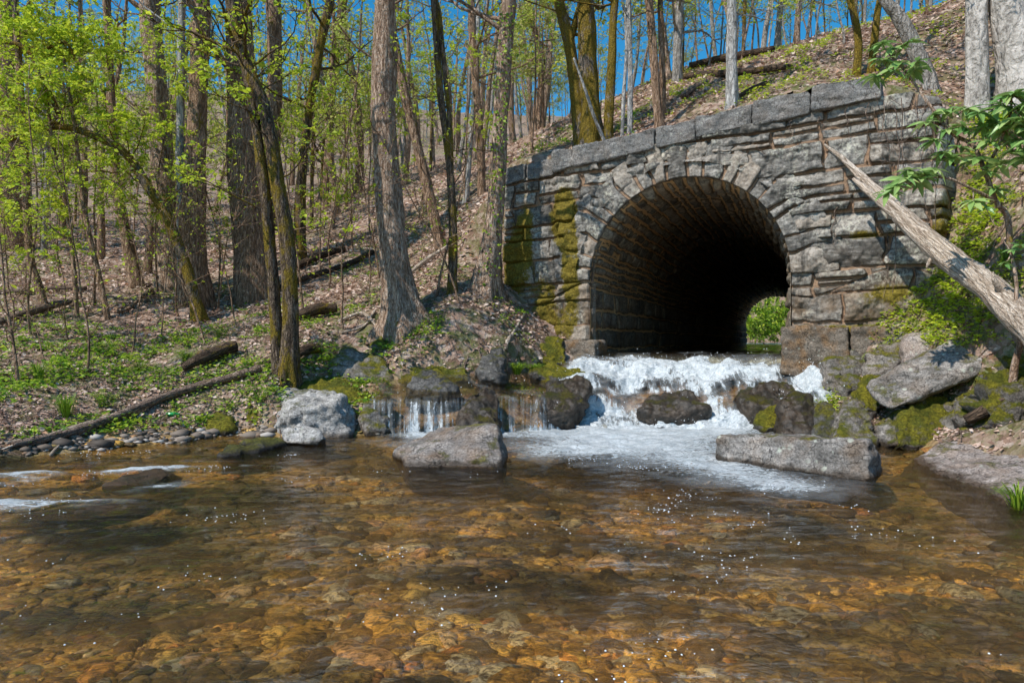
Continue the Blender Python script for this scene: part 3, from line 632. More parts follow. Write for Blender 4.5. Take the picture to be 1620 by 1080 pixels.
rock([(320,682,11.6),(335,662,12),(360,660,12),(366,680,11.7)], 'moss', 'small moss-capped stone on the shingle left of the largest pale boulder', back=.25, bev=.07)
rock([(838,588,14.5),(870,578,14.9),(915,580,15),(925,590,14.5),(880,596,14.2)], 'moss', 'flat mossy rock at the foot of the left arch pier', back=.4, bev=.05)
rock([(848,548,16),(870,530,16.2),(890,535,16.2),(895,572,15.6),(855,575,15.5)], 'moss', 'dark block under thick moss against the left arch pier', back=.3, bev=.06)
rock([(1572,600,10.2),(1596,566,10.3),(1650,560,10.2),(1670,690,9.3),(1592,672,9.4),(1572,650,9.7)], 'moss', 'tall mossy mound of rock and roots at the right edge of the bank', back=.6, bev=.12, rough=.06)
rock([(1525,690,10),(1545,670,10.2),(1590,668,10),(1600,695,9.6),(1545,702,9.7)], 'moss', 'low mossy stone above the broad flat rock', back=.3, bev=.07)

rock([(1402,660,10.9),(1418,652,11),(1432,668,10.8),(1428,700,10.3),(1404,704,10.3)], 'half', 'small angular stone squeezed between the upright streaked stone and the large round mossy boulder', back=.3)
rock([(1515,632,10.5),(1545,612,10.7),(1575,626,10.5),(1572,664,10.0),(1522,668,10.0)], 'half', 'angular half-mossy rock right of the large round mossy boulder', back=.4)
rock([(1290,640,11.7),(1312,632,11.8),(1326,650,11.5),(1322,690,11.1),(1292,692,11.1)], 'dark', 'dark wet stone between the two upright stones behind the lichen-spotted block', back=.3)
rock([(1560,540,11.2),(1590,525,11.4),(1625,545,11.1),(1610,580,10.6),(1565,585,10.6)], 'flat', 'pale rock half buried under the dead trunk on the right bank', back=.4)

def box_stone(name, corners, mat, seed, rough=.022, bev=.03, res=.06):
    V, Fc = rock_mesh(corners, res, rough, bev, seed, .5)
    b = np.array([V[:, 0].mean(), V[:, 1].mean(), V[:, 2].min()])
    return mesh_np(name, V, [Fc], RM[mat], CUL, loc=b)
def coping(pa, pb, ya, yb, ba, bb, seed, out=.16, deep=.55):
    c = []
    for p, yt, yb_ in ((pa, ya, ba), (pb, yb, bb)):
        u = u_of(p); zt = zwall(p, yt); zb = zwall(p, yb_)
        for z in (zt, zb):
            for n in (out, -deep): c.append(WC+u*UX+n*NX+np.array([0, 0, z+(.04 if n < 0 and z == zt else 0)]))
    box_stone('coping_stone', c, 'stone', seed)
for k, a in enumerate([(799, 831, 266, 260, 293, 285, -.02), (833, 877, 259, 251, 285, 277, -.02), (880, 911, 243, 237, 275, 266, .16), (911.7, 962, 237, 226, 266, 256, .16), (963, 1040, 226, 207, 256, 238, .17), (1041, 1103, 207, 192, 238, 224, .15), (1104.5, 1193, 191, 168, 222, 203, .17),
               (1194, 1283, 167, 147, 203, 184, .15), (1285, 1395, 142, 124, 182, 160, .2)]):
    coping(a[0], a[1], a[2], a[3], a[4], a[5], 60+k, a[6]+.05)
def found(pa, pb, za, zb, out, mat, seed, deep=.3):
    c = [WC+u_of(p)*UX+n*NX+np.array([0, 0, z]) for p in (pa, pb) for n in (out, -deep) for z in (za, zb)]
    box_stone('foundation_block', c, mat, seed, .025, .05)
found(1240, 1345, zwall(1290, 572)-.25, zwall(1290, 517), .42, 'found', 81)
found(1347, 1420, zwall(1380, 560)-.3, zwall(1380, 519), .30, 'found', 83)
found(894, 950, 1.0, zwall(925, 540), .35, 'found', 82)

# ------------------------------------------------------------------ water
def build_water():
    # lower pool
    nx, ny = 560, 460
    xs = np.linspace(-16, 9.5, nx); ys = np.linspace(-8, 13.6, ny); X, Y = np.meshgrid(xs, ys)
    px = X/np.maximum(Y, .5)*F+CX; py = CY+CAMZ/np.maximum(Y, .5)*F
    # foam spreads down-stream from the foot of the cascade
    def blob(x0, y0, sx, sy, a=0.):
        c, s = math.cos(a), math.sin(a); dx = X-x0; dy = Y-y0; return np.exp(-((dx*c+dy*s)/sx)**2-((-dx*s+dy*c)/sy)**2)
    foam = 1.0*blob(2.4, 12.4, 2.6, .9)+.72*blob(2.0, 10.7, 2.0, 1.4)+.62*blob(2.7, 8.5, .85, 1.3, .4)+.35*blob(3.1, 7.5, .5, .5)+.30*blob(.6, 9.9, .9, .9)+.75*blob(-1.2, 11.7, 1.0, .35)+.35*blob(-1.7, 10.8, .8, .5)
    foam = np.clip(foam+.5*blob(5.0, 10.2, .35, .8), 0, 1)
    rif = .75*blob(-5.2, 8.35, 1.5, .22, .22)+.85*blob(-5.0, 6.7, .9, .25, .12)+.5*blob(-4.1, 7.5, .6, .16, .3)+.6*blob(-6.4, 7.6, 1.0, .2, .2)
    rif = rif*(.75+.8*fbm(p3(X*2.2-Y, Y*7), 3, 31))+.16*blob(-4.5, 8.6, 3, .8)*(fbm(p3(X*3, Y*9), 3, 33) > .25)
    foam = np.clip(np.maximum(foam, rif), 0, 1)*.95
    turb = np.clip(foam+.15, 0, 1)
    Z = .010*fbm(p3(X*1.3+Y*.3, Y*2.6), 3, 1)+.035*turb*fbm(p3(X*3, Y*5), 3, 2)+.015*np.clip(rif*2, 0, 1)
    o = mesh_np('water', p3(X, Y, Z).reshape(-1, 3), [grid_faces(ny, nx)], MAT['water'], attrs={'foam': foam.ravel(), 'turb': turb.ravel()})
    tag(o, kind='structure')
    # cascade
    nc, nr = 620, 190
    pxs = np.linspace(588, 1330, nc); s = np.linspace(0, 1, nr); PX, Sg = np.meshgrid(pxs, s)
    PX = PX+6*vn(p3(PX*.03, Sg*5), 4)
    d0 = np.interp(PX, CD[0], CD[1])
    d1 = np.interp(PX, CD[2], CD[3])
    Sw = np.clip(Sg+.05*fbm(p3(PX*.012, Sg*2), 3, 61)*np.sin(Sg*math.pi), 0, 1); zm = np.interp(Sw, [0, .10, .2, .26, .42, .5, .62, .72, .9, 1], [-.06, .07, .20, .46, .56, .80, .90, 1.12, 1.22, 1.33])
    zl = np.interp(Sg, [0, .05, .12, .2, .5, 1], [-.06, .25, .52, .60, .68, .95])
    wl = sstep(930, 850, PX); ld = vn(p3(PX*.02, Sg*3), 8)*.10*np.sin(Sg*math.pi)
    # left falls drop almost straight: pull their foot in
    Dd = d0+(d1-d0)*np.where(wl > .5, np.interp(Sg, [0, .05, .12, .2, 1], [0, .03, .07, .16, 1]), Sg)
    z = zm*(1-wl)+zl*wl+ld*(1-wl)
    z = z*(1-.25*sstep(1270, 1330, PX))
    x = (PX-CX)/F*Dd
    X0 = (PX-CX)/F*Dd; q = p3(X0, Dd, z)
    tb = fbm(q*np.array([1.6, 1.6, 2.2]), 4, 7)
    foam = (1-wl)*np.interp(Sg, [0, .1, .3, .5, .72, .86, .95, 1], [.97, .84, .66, .74, .80, .58, .30, .08])+wl*np.interp(Sg, [0, .03, .13, .2, .4, 1], [.7, .38, .30, .16, .06, .04])
    foam = foam-(1-wl)*(.75*np.exp(-((PX-1065)/75)**2-((Sg-.34)/.17)**2)+.45*np.exp(-((PX-1215)/60)**2-((Sg-.5)/.18)**2)+.35*np.exp(-((PX-960)/30)**2-((Sg-.75)/.12)**2))
    foam = np.clip(foam+(1-wl)*(.42*tb+.16*vn(p3(PX*.13+Sg*9, Sg*4), 17)*sstep(.75, .4, Sg)), 0, 1)
    amp = .025+.05*foam*(1-wl)
    n = fbm(q*3.2, 4, 3)
    streak = vn(p3(PX*.14, Sg*2), 6)*wl*sstep(.3, .1, Sg)*.03
    z = z+amp*n; Dd = Dd-amp*1.2*fbm(q*3.0+9, 4, 5)+streak
    foam = np.clip(foam+wl*sstep(.24, .1, Sg)*(.22*vn(p3(PX*.09, Sg*3.), 9)+.22*vn(p3(PX*.33, Sg*4.), 10)+.2*vn(p3(PX*.8, Sg*7.), 11)), 0, 1)
    CP = p3((PX-CX)/F*Dd, Dd, z); FO = foam
    o = mesh_np('water', CP.reshape(-1, 3), [grid_faces(nr, nc)], MAT['fall'], attrs={'foam': foam.ravel(), 'turb': np.ones(foam.size)})
    tag(o, kind='structure')
    # stream inside and beyond the tunnel
    vs = np.concatenate([np.linspace(-.12, 6, 80), np.linspace(6, 60, 120)[1:]]); us = np.linspace(-2.5, 2.5, 70); V, U = np.meshgrid(vs, us, indexing='ij')
    z = 1.33+.002*V+.018*fbm(p3(U*3, V*2.2), 3, 8)-.25*sstep(.15, -.12, V)
    X3 = WC+(U+U0)[..., None]*UX*np.where(V > 44, 2., 1.)[..., None]+V[..., None]*TAX/TAX.dot(-NX)+z[..., None]*np.array([0, 0, 1])
    foam = np.clip(.10+.25*np.exp(-((V+.3)/.5)**2)*sstep(-.5, 1.5, U)+.5*sstep(42, 46, V), 0, 1)
    o = mesh_np('water', X3.reshape(-1, 3), [grid_faces(len(vs), len(us))[:, ::-1]], MAT['water'], attrs={'foam': foam.ravel(), 'turb': foam.ravel()})
    tag(o, kind='structure')
    # dark bed under it
    X4 = X3-np.array([0, 0, .28])+.25*TAX; o = mesh_np('streambed', X4.reshape(-1, 3), [grid_faces(len(vs), len(us))[:, ::-1]], RM['wet']); tag(o, kind='structure')
    # flying droplets
    mb = MB(); oc = np.array([[1, 0, 0], [-1, 0, 0], [0, 1, 0], [0, -1, 0], [0, 0, 1], [0, 0, -1]], float)
    ot = np.array([[0, 2, 4], [2, 1, 4], [1, 3, 4], [3, 0, 4], [2, 0, 5], [1, 2, 5], [3, 1, 5], [0, 3, 5]])
    for k in range(2600):
        i, j = rng.integers(4, nr-8), rng.integers(0, nc)
        if rng.random() > FO[i, j]**1.5: continue
        c = CP[i, j]+np.array([rng.normal()*.05, -abs(rng.normal())*.12, abs(rng.normal())*.09]); r = rng.uniform(.004, .011)
        mb.add(c+oc*r*np.array([1, 1, rng.uniform(.8, 1.8)]), None, ot)
    m, nt = newmat('spray'); t = NT(nt); t.out(t.pbsdf((.88, .9, .92), .2, None, .5))
    o = mb.build('spray', m); tag(o, 'white droplets of spray flung up by the cascade', 'spray', kind='stuff')
build_water()

# ------------------------------------------------------------------ trees
def limb_set(tw, lf, start, dirn, L, r, lv, leafL, dens, sides=5, droop=.0, leaf_from=.45):
    """one limb: a curved tube, with twigs and leaves along it"""
    n = 6 if lv else 5; pts = [np.array(start, float)]; d = unit(dirn)
    for i in range(n):
        d = unit(d+rng.normal(size=3)*.16+np.array([0, 0, .06-droop])); pts.append(pts[-1]+d*L/n)
    pts = np.array(pts); rad = np.linspace(r, max(.0035, r*.25), n+1)
    tw.tube(pts, rad, sides if r > .012 else 3, cap=False)
    if lv > 0:
        for k in range(int(3+L*1.6)):
            f = rng.uniform(.25, 1.); i = min(n-1, int(f*n)); p = pts[i]+(pts[i+1]-pts[i])*(f*n-i)
            dd = unit(unit(pts[i+1]-pts[i])*.7+rdir(-.3, .45)); limb_set(tw, lf, p, dd, L*rng.uniform(.28, .5)*(1.2-f*.5), r*.42, lv-1, leafL, dens, 3, droop, leaf_from)
    else:
        m = max(1, int(L*dens)); f = rng.uniform(leaf_from, 1.02, m)*n; i = np.clip(f.astype(int), 0, n-1)
        p = pts[i]+(pts[i+1]-pts[i])*(f-i)[:, None]+rng.normal(size=(m, 3))*leafL*.45
        ax = rng.normal(size=(m, 3))*np.array([1, 1, .5])+np.array([0, 0, -.25]); nr = rng.normal(size=(m, 3))*.55+np.array([0, 0, 1.])
        l = leafL*np.clip(rng.lognormal(-.15, .38, m), .35, 1.7); lf.leaves(p, ax, nr, l, l*rng.uniform(.5, .75, m))
def path_world(path, d, jitter=0.):
    return [P(a[0], a[1], d+(0 if len(a) < 4 else a[3])) for a in path], [a[2]*.5*(d+(0 if len(a) < 4 else a[3]))/F for a in path]
FLM = 1.6
def hero(paths, mat, label, d=None, name='tree', H=13., limbs=9, lowlimbs=0, lfm='leaf', leafL=.09, dens=11, flare=.35, group=None, zl=8.5, sides=26, base=None, limbL=2.6):
    """paths: list of trunks from the ground up, [(px,py,width_px[,dd]), ...]; first one gives the foot"""
    p0 = paths[0][0]
    if d is None: d = hit(p0[0], p0[1]+2)
    if base is None:
        foot = P(p0[0], p0[1], d); g = tz(foot[0], foot[1]); foot[2] = min(foot[2], g)
    root = empty(name, foot); tag(root, label, 'tree', group)
    lf = MB(); tw = MB(); parts_ = []
    for pi, path in enumerate(paths):
        tr = MB(); W, R = path_world(path, d)
        W = list(W); R = list(R)
        W[0] = W[0]*1.; 
        if pi == 0: W.insert(0, np.array([W[0][0], W[0][1], min(W[0][2], foot[2])-.35])); R.insert(0, R[0]*1.08)
        top = W[-1]
        if path[-1][1] < 25 and H > top[2]:
            dr = unit(W[-1]-W[-2]); rr = R[-1]
            while top[2] < H:
                dr = unit(dr+np.array([rng.normal()*.05, rng.normal()*.05, .12])); top = top+dr*1.3; rr = max(.02, rr*.88); W.append(top); R.append(rr)
        n = int(max(14, sum(np.linalg.norm(np.diff(np.array(W), axis=0), axis=1))/.08)); pts = catmull(W, n); rad = np.interp(np.linspace(0, len(R)-1, n), np.arange(len(R)), R)
        rmax = max(R); tr.tube(pts, rad, sides if rmax > .07 else 9, .13, flare*FLM if pi == 0 else 0, rng.integers(0, 99))
        tw.add(np.concatenate(tr.V), np.concatenate(tr.Q), np.concatenate(tr.T)) if pi == 0 else None
        if pi: parts_.append(tr)
        nl = limbs if pi == 0 else limbs//2
        hi = [i for i in range(n) if pts[i][2] > zl]
        for k in range(nl if len(hi) > 3 else 0):
            i = hi[int(len(hi)*rng.uniform(.02, .98))]; limb_set(tw, lf, pts[i], rdir(.05, .7), limbL*rng.uniform(.6, 1.2), max(.012, rad[i]*.35), 1, leafL, dens)
        lo = [i for i in range(n) if foot[2]+2.2 < pts[i][2] <= zl]
        for k in range(lowlimbs if len(lo) > 3 else 0):
            i = lo[int(len(lo)*rng.random())]; limb_set(tw, lf, pts[i], rdir(-.1, .5), rng.uniform(.8, 1.9), max(.006, min(.02, rad[i]*.2)), 1, leafL, dens)
    tw.build('trunk', MAT[mat], root, loc=root.location)
    for tr in parts_: tr.build('trunk', MAT[mat], root, loc=root.location)
    if lf.n: lf.build('crown', MAT[lfm], root, False, loc=root.location)
    return root

# left group
hero([[(277,455,44),(270,400,40),(262,330,35),(252,180,32),(240,60,30),(235,0,28)]], 'grey', 'tall tree with a pale left side and mossy foot, left of the close cluster', H=16, lowlimbs=3)
hero([[(306,482,44),(305,400,39),(306,300,34),(312,180,29),(317,60,27),(319,0,25)]], 'brown', 'thick brown tree at the right of the close cluster', H=16, lowlimbs=3)
hero([[(291,478,15),(287,400,13),(285,300,12),(285,180,12),(287,60,12),(288,0,12)]], 'white', 'slim whitish tree squeezed between two thick brown trunks', d=None, H=14, limbs=5)
hero([[(402,468,66),(396,400,52),(386,300,47),(381,180,42),(379,60,39),(378,0,38)]], 'brown', 'broadest dark trunk with stringy bark behind the mossy twin tree', H=17, lowlimbs=2, flare=.15)
hero([[(424,430,20),(426,330,18),(436,180,20),(434,60,21),(432,0,22)]], 'brown', 'straight brown tree just right of the broadest dark trunk', d=23, H=17)
hero([[(456,598,32),(459,500,25),(455,400,24),(440,300,23),(420,180,22),(385,90,19),(365,0,16)], [(442,606,26),(436,500,19),(428,400,17),(418,300,16),(405,200,14),(392,130,12),(384,92,10)]], 'mossy', 'twin-stemmed mossy tree leaning left on the bank above the pale boulder', H=10.5, lowlimbs=7, limbs=8, zl=6.5, dens=34, limbL=1.8)
hero([[(316,505,20),(300,440,16),(285,395,15),(262,340,15),(240,305,14),(195,240,12),(140,212,11),(90,200,10),(40,212,9),(-20,228,9),(-90,215,7)], [(98,198,8),(92,178,8),(62,112,7),(36,74,7),(-10,66,6)], [(36,74,5),(70,78,5),(100,66,5),(115,85,4),(124,120,3)]], 'heavy', 'slender mossy tree bent over to the left in a long arch', H=3, limbs=0, lowlimbs=26, zl=20, dens=60, leafL=.10, flare=.3)
hero([[(476,412,18),(475,330,16),(481,230,15),(500,110,14),(520,10,14)]], 'mossy', 'dark mossy tree leaning right behind the twin tree', H=14, lowlimbs=5)
hero([[(512,318,15),(516,250,13),(522,150,12),(538,30,12),(544,0,11)]], 'mossy', 'slimmer dark tree standing just right of the mossy leaning one', H=15, lowlimbs=3)
hero([[(641,518,80),(636,480,56),(623,400,43),(614,300,40),(607,200,38),(608,100,36),(609,0,33)]], 'grey', 'thick scaly grey-brown tree with a mossy foot on the bank right of the twin tree', H=17, lowlimbs=0, flare=.3, sides=26)
hero([[(698,395,16),(680,312,16),(660,230,16),(640,145,14),(626,75,13),(612,10,12)]], 'brown', 'thin dark tree leaning left behind the thick scaly tree', H=15, lowlimbs=2)
hero([[(716,462,15),(716,350,13),(710,250,12),(697,150,11),(686,0,10)], [(714,290,8),(712,200,8),(704,120,8),(696,30,8),(690,0,7)]], 'mossy', 'thin forked tree with a mossy lower stem left of the ivy-clad tree', H=14, lowlimbs=3)
hero([[(762,325,14),(760,230,13),(754,150,13),(748,60,12),(744,0,12)]], 'brown', 'thin brown tree partly hidden behind the ivy-clad tree', d=24, H=17, lowlimbs=3)
hero([[(738,318,8),(742,260,8),(748,180,8),(754,80,7),(757,0,7)]], 'white', 'thin whitish stem beside the thin brown tree up the slope', d=24, H=15, limbs=4)
hero([[(766,460,44),(776,400,31),(786,300,26),(791,200,24),(798,100,23),(804,0,22)]], 'grey', 'tall grey tree dotted with ivy at the left end of the wall', d=16.3, H=16, lowlimbs=0, sides=22)
hero([[(920,238,24),(913,160,20),(906,110,19),(898,60,18),(886,10,15)], [(900,72,11),(912,30,10),(920,0,9)]], 'heavy', 'forked mossy tree standing left of the thick mossy trunk above the wall', d=17.6, H=15, zl=9.3)
hero([[(937,236,42),(934,180,33),(930,120,30),(928,50,28),(926,0,27)]], 'heavy', 'thick trunk belted with moss just behind the coping above the arch', d=17.5, H=17, zl=9.5, flare=.2)
hero([[(962,225,16),(964,160,14),(968,90,13),(973,0,12)]], 'heavy', 'slim tree coated in golden moss above the arch', d=17.2, H=14, zl=9.5)
hero([[(996,220,9),(997,130,8),(996,60,8),(994,0,8)]], 'white', 'straight white pole of a tree above the crown of the arch', d=17, H=14, limbs=5, zl=9.5)
hero([[(984,222,6),(987,150,6),(991,80,5),(990,20,4),(993,0,4)]], 'white', 'thinnest white stem beside the straight white pole tree', d=17, H=11, limbs=3, zl=9.5)
hero([[(1043,208,15),(1038,140,13),(1032,60,12),(1026,0,12)]], 'brown', 'slim dark tree leaning left behind the coping right of the white poles', d=16.6, H=15, zl=9.5)
hero([[(1050,190,9),(1048,120,9),(1046,50,9),(1045,0,9)]], 'brown', 'very slim dark tree just right of the left-leaning dark one', d=18, H=14, zl=10)
hero([[(1071,135,15),(1072,80,14),(1074,30,13),(1075,0,13)]], 'pale', 'pale tree high on the skyline of the slope', d=24, H=18, zl=12)
hero([[(1158,172,21),(1157,100,17),(1158,50,16),(1158,0,15)]], 'white', 'white-barked tree growing behind the coping right of the arch crown', d=15.6, H=14, zl=9.5, lowlimbs=1)
hero([[(1356,118,12),(1358,70,11),(1352,30,11),(1345,0,10)]], 'heavy', 'slim mossy tree on the slope above the last coping stone', d=15.6, H=12, zl=9.5)
hero([[(1378,110,11),(1384,60,11),(1388,20,10),(1392,0,10)]], 'heavy', 'mossy stem right beside the slim mossy tree on the slope', d=15.6, H=12, zl=9.5)
hero([[(1466,128,26),(1455,95,24),(1438,55,22),(1418,22,19),(1400,0,17)]], 'pale', 'pale mottled tree leaning steeply left on the upper slope', d=14.2, H=11, zl=9)
hero([[(1546,190,36),(1545,120,32),(1545,60,31),(1545,0,30)]], 'smooth', 'smooth pale grey tree standing behind the right end of the wall', d=13.4, H=14, zl=9.5, flare=.08)
hero([[(1618,165,70),(1612,110,58),(1602,50,52),(1594,0,48)]], 'smooth', 'stout pale sycamore-like tree at the top right beside the smooth grey one', d=13.2, H=15, zl=9.5, flare=.2, sides=26)
hero([[(216,452,20),(208,410,18),(196,350,17),(184,290,14),(178,200,12),(173,100,12),(168,0,12)]], 'brown', 'slim brown tree curving left, left of the close cluster', H=15, lowlimbs=6)
hero([[(233,430,13),(238,380,12),(240,330,11),(243,250,10),(246,120,9),(250,0,9)]], 'brown', 'thin straight dark stem between the curving slim tree and the close cluster', H=14, lowlimbs=4)
hero([[(72,495,13),(60,450,12),(48,410,12),(42,330,11),(38,220,10),(30,100,9),(24,0,9)]], 'brown', 'small brown tree leaning left near the left edge of the wood', H=12, lowlimbs=8)
hero([[(20,420,36),(18,330,32),(16,200,30),(14,80,29),(13,0,28)]], 'brown', 'thick brown tree at the far left of the wood', d=27, H=18, lowlimbs=5)
hero([[(170,505,9),(160,450,8),(145,390,8),(132,320,7),(124,250,6),(112,160,5),(100,90,4)]], 'brown', 'knee-thin sapling bending left in front of the slim curving tree', H=3, lowlimbs=12, zl=20, dens=50)
hero([[(122,500,7),(118,440,7),(112,380,6),(100,300,6),(82,220,5),(75,150,4)]], 'brown', 'wispy sapling left of the bending one on the leafy bank', H=3, lowlimbs=12, zl=20, dens=50)
# leaning pole and understory trees with layered leaves
def understory(px, py, h, lean, label, nl=20, leafL=.078, dens=60, r=.03, L=1.5, mat='brown', dd=None, zmin=.25):
    b = gpt(px, py, dmax=40) if dd is None else np.array([(px-CX)/F*dd, dd, tz((px-CX)/F*dd, dd)])
    root = empty('understory_tree', b); tag(root, label, 'tree')
    pts = [b-np.array([0, 0, .2])]; d = unit([lean[0], lean[1], 1])
    for i in range(8): d = unit(d+rng.normal(size=3)*.07); pts.append(pts[-1]+d*h/8)
    pts = catmull(pts, 40); rad = np.linspace(r, r*.25, 40); tw, lf = MB(), MB(); tw.tube(pts, rad, 8, .08, .2, 3)
    for k in range(nl):
        i = int(40*rng.uniform(zmin, .99)); limb_set(tw, lf, pts[i], rdir(-.05, .3), L*rng.uniform(.6, 1.2), max(.007, rad[i]*.5), 1, leafL, dens, droop=.05)
    tw.build('trunk', MAT[mat], root, loc=root.location); lf.build('crown', MAT['leaf'], root, False, loc=root.location)
US = [(50, 530, 5.8, (-.05, -.1), 'leafy understory tree with layered sprays at the far left of the bank', 26), (150, 485, 7.0, (.03, -.1), 'leafy understory tree between the wispy sapling and the slim curving tree', 28), (250, 466, 7.5, (.02, -.1), 'bright green understory tree in front of the close cluster of trunks', 24), (345, 470, 6.5, (.05, 0), 'leafy understory tree right of the close cluster', 24),
      (505, 430, 6.0, (.02, .0), 'light green understory tree between the mossy leaning tree and the thick scaly tree', 20), (560, 400, 6.0, (-.05, .0), 'thin leafy tree low on the slope left of the thick scaly tree', 16), (-60, 520, 6.5, (.15, 0), 'spreading leafy tree reaching in from the left edge', 26), (95, 440, 8, (0, 0), 'taller leafy understory tree back among the left trunks', 24), (205, 425, 8.5, (0, 0), 'high leafy understory tree behind the slim curving tree', 24), (450, 395, 8.5, (0, 0), 'leafy understory tree farther up the slope behind the twin tree', 20), (585, 372, 8, (0, 0), 'light green understory tree up the slope just left of the thick scaly tree', 22), (668, 345, 8, (0, 0), 'pale green understory tree up the slope right of the thick scaly tree', 20), (735, 322, 7, (0, 0), 'small leafy tree up the slope just left of the ivy-dotted tree', 18)]
for a in US: understory(a[0], a[1], a[2], a[3], a[4], a[5])
for px, py, dd, h, lb in [(1335, 60, 19, 4, 'small leafing tree on the skyline left of the slim mossy pair'), (1290, 66, 21, 5, 'thin twiggy tree on the skyline above the last but one coping stone'), (1215, 85, 23, 6, 'twiggy tree on the skyline right of the white-barked tree'), (1120, 100, 25, 7, 'airy leafing tree on the skyline left of the white-barked tree'), (1440, 30, 21, 4, 'small twiggy tree on the top of the slope beside the pale leaning trunk')]:
    understory(px, py, h, (0, 0), lb, 18, .07, 16, .035, 1.6, 'pale', dd)

# background wood: prototypes, then copies of every tree with its parts
def proto(seed, H, r, mat, leafy, lean):
    global rng; rng = np.random.default_rng(seed)
    root = empty('woodland_tree', (0, 0, 0)); tr, lf = MB(), MB()
    pts = [np.array([0, 0, -.4])]; d = unit([lean, rng.normal()*.04, 1])
    for i in range(10): d = unit(d+rng.normal(size=3)*.05+np.array([0, 0, .03])); pts.append(pts[-1]+d*H/10)
    pts = catmull(pts, 36); rad = np.interp(np.arange(36), [0, 2, 8, 35], [r*1.35, r*1.05, r*.9, r*.15]); tr.tube(pts, rad, 8, .08, .2, seed)
    for k in range(22):
        i = int(36*rng.uniform(.28, .98)); limb_set(tr, lf, pts[i], rdir(.1, .9), rng.uniform(1.1, 2.8)*(1.1-i/50), max(.012, rad[i]*.4), 1, .16, 11*leafy, 4)
    a = tr.build('trunk', MAT[mat], root); b = lf.build('crown', MAT['leaf_bg'], root, False); return root
PRO = [proto(100+i, H, r, m, l, ln) for i, (H, r, m, l, ln) in enumerate([(15, .13, 'brown', 1.1, .02), (17, .17, 'grey', .9, -.03), (13, .09, 'pale', 1.3, .04), (18, .20, 'brown', .8, 0), (11, .07, 'mossy', 1.5, -.06), (14, .10, 'grey', 1.1, .05), (9, .05, 'brown', 1.7, .02), (16, .12, 'pale', .9, -.02)])]
rng = np.random.default_rng(99)
def copy_tree(o):
    c = o.copy(); C.objects.link(c)
    for ch in o.children:
        k = ch.copy(); C.objects.link(k); k.parent = c
    return c
used = set()
def place(px, d, pi, label, group, s0=.8, s1=1.15):
    x = (px-CX)/F*d; o = PRO[pi] if pi not in used else copy_tree(PRO[pi]); used.add(pi)
    o.location = (x, d, tz(x, d)); o.rotation_euler = (0, 0, rng.random()*6.28); s = rng.uniform(s0, s1); o.scale = (s, s, s)
    tag(o, label, 'tree', group)
WL = 'slender leafing tree among many alike in the hazy wood on the far slope'
n = 0
while n < 230:
    px = rng.uniform(-150, 880); d = math.exp(rng.uniform(math.log(24), math.log(112)))
    x = (px-CX)/F*d; u, v = uv(x, d)
    if v < .5 and d < 22: continue
    if px > 600 and d < 30: continue
    place(px, d, int(rng.integers(0, 8)), WL, 'slender trees of the far wood'); n += 1
n = 0
while n < 85:
    px = rng.uniform(830, 1500); d = rng.uniform(24, 38)
    place(px, d, int(rng.choice([2, 4, 5, 6, 7])), 'thin twiggy tree seen against the blue sky behind the slope', 'twiggy trees behind the skyline', *((.28, .55) if n > 22 else (.8, 1.1))); n += 1

def sapling_proto(seed):
    global rng; rng = np.random.default_rng(seed); root = empty('sapling', (0, 0, 0)); tw, lf = MB(), MB(); H = 3.6
    pts = [np.array([0, 0, -.2])]; d = unit([rng.normal()*.15, rng.normal()*.1, 1])
    for i in range(8): d = unit(d+rng.normal(size=3)*.09); pts.append(pts[-1]+d*H/8)
    pts = catmull(pts, 30); tw.tube(pts, np.linspace(.022, .005, 30), 6, .1, .2, seed)
    for k in range(16): i = int(30*rng.uniform(.2, .99)); limb_set(tw, lf, pts[i], rdir(.1, .9), rng.uniform(.5, 1.2), .008, 1, .06, 9)
    tw.build('trunk', MAT['brown'], root); lf.build('crown', MAT['leaf'], root, False); return root
SP = [sapling_proto(300+i) for i in range(4)]; rng = np.random.default_rng(41)
for i, (px, py) in enumerate([(30, 610), (75, 575), (135, 590), (205, 560), (255, 545), (330, 545), (15, 530), (375, 510), (480, 500), (520, 455), (580, 470), (545, 520), (690, 470), (730, 480), (110, 540), (285, 500), (600, 440), (665, 420), (35, 480), (345, 490)]):
    o = SP[i] if i < 4 else copy_tree(SP[i % 4]); b = gpt(px, py, dmax=40); sc_ = rng.uniform(.65, 1.35); o.location = tuple(b); o.rotation_euler = (0, 0, rng.random()*6.28); o.scale = (sc_, sc_, sc_)
    tag(o, 'wispy thin sapling with few leaves rising from the leaf litter', 'tree', 'wispy saplings on the wooded bank')

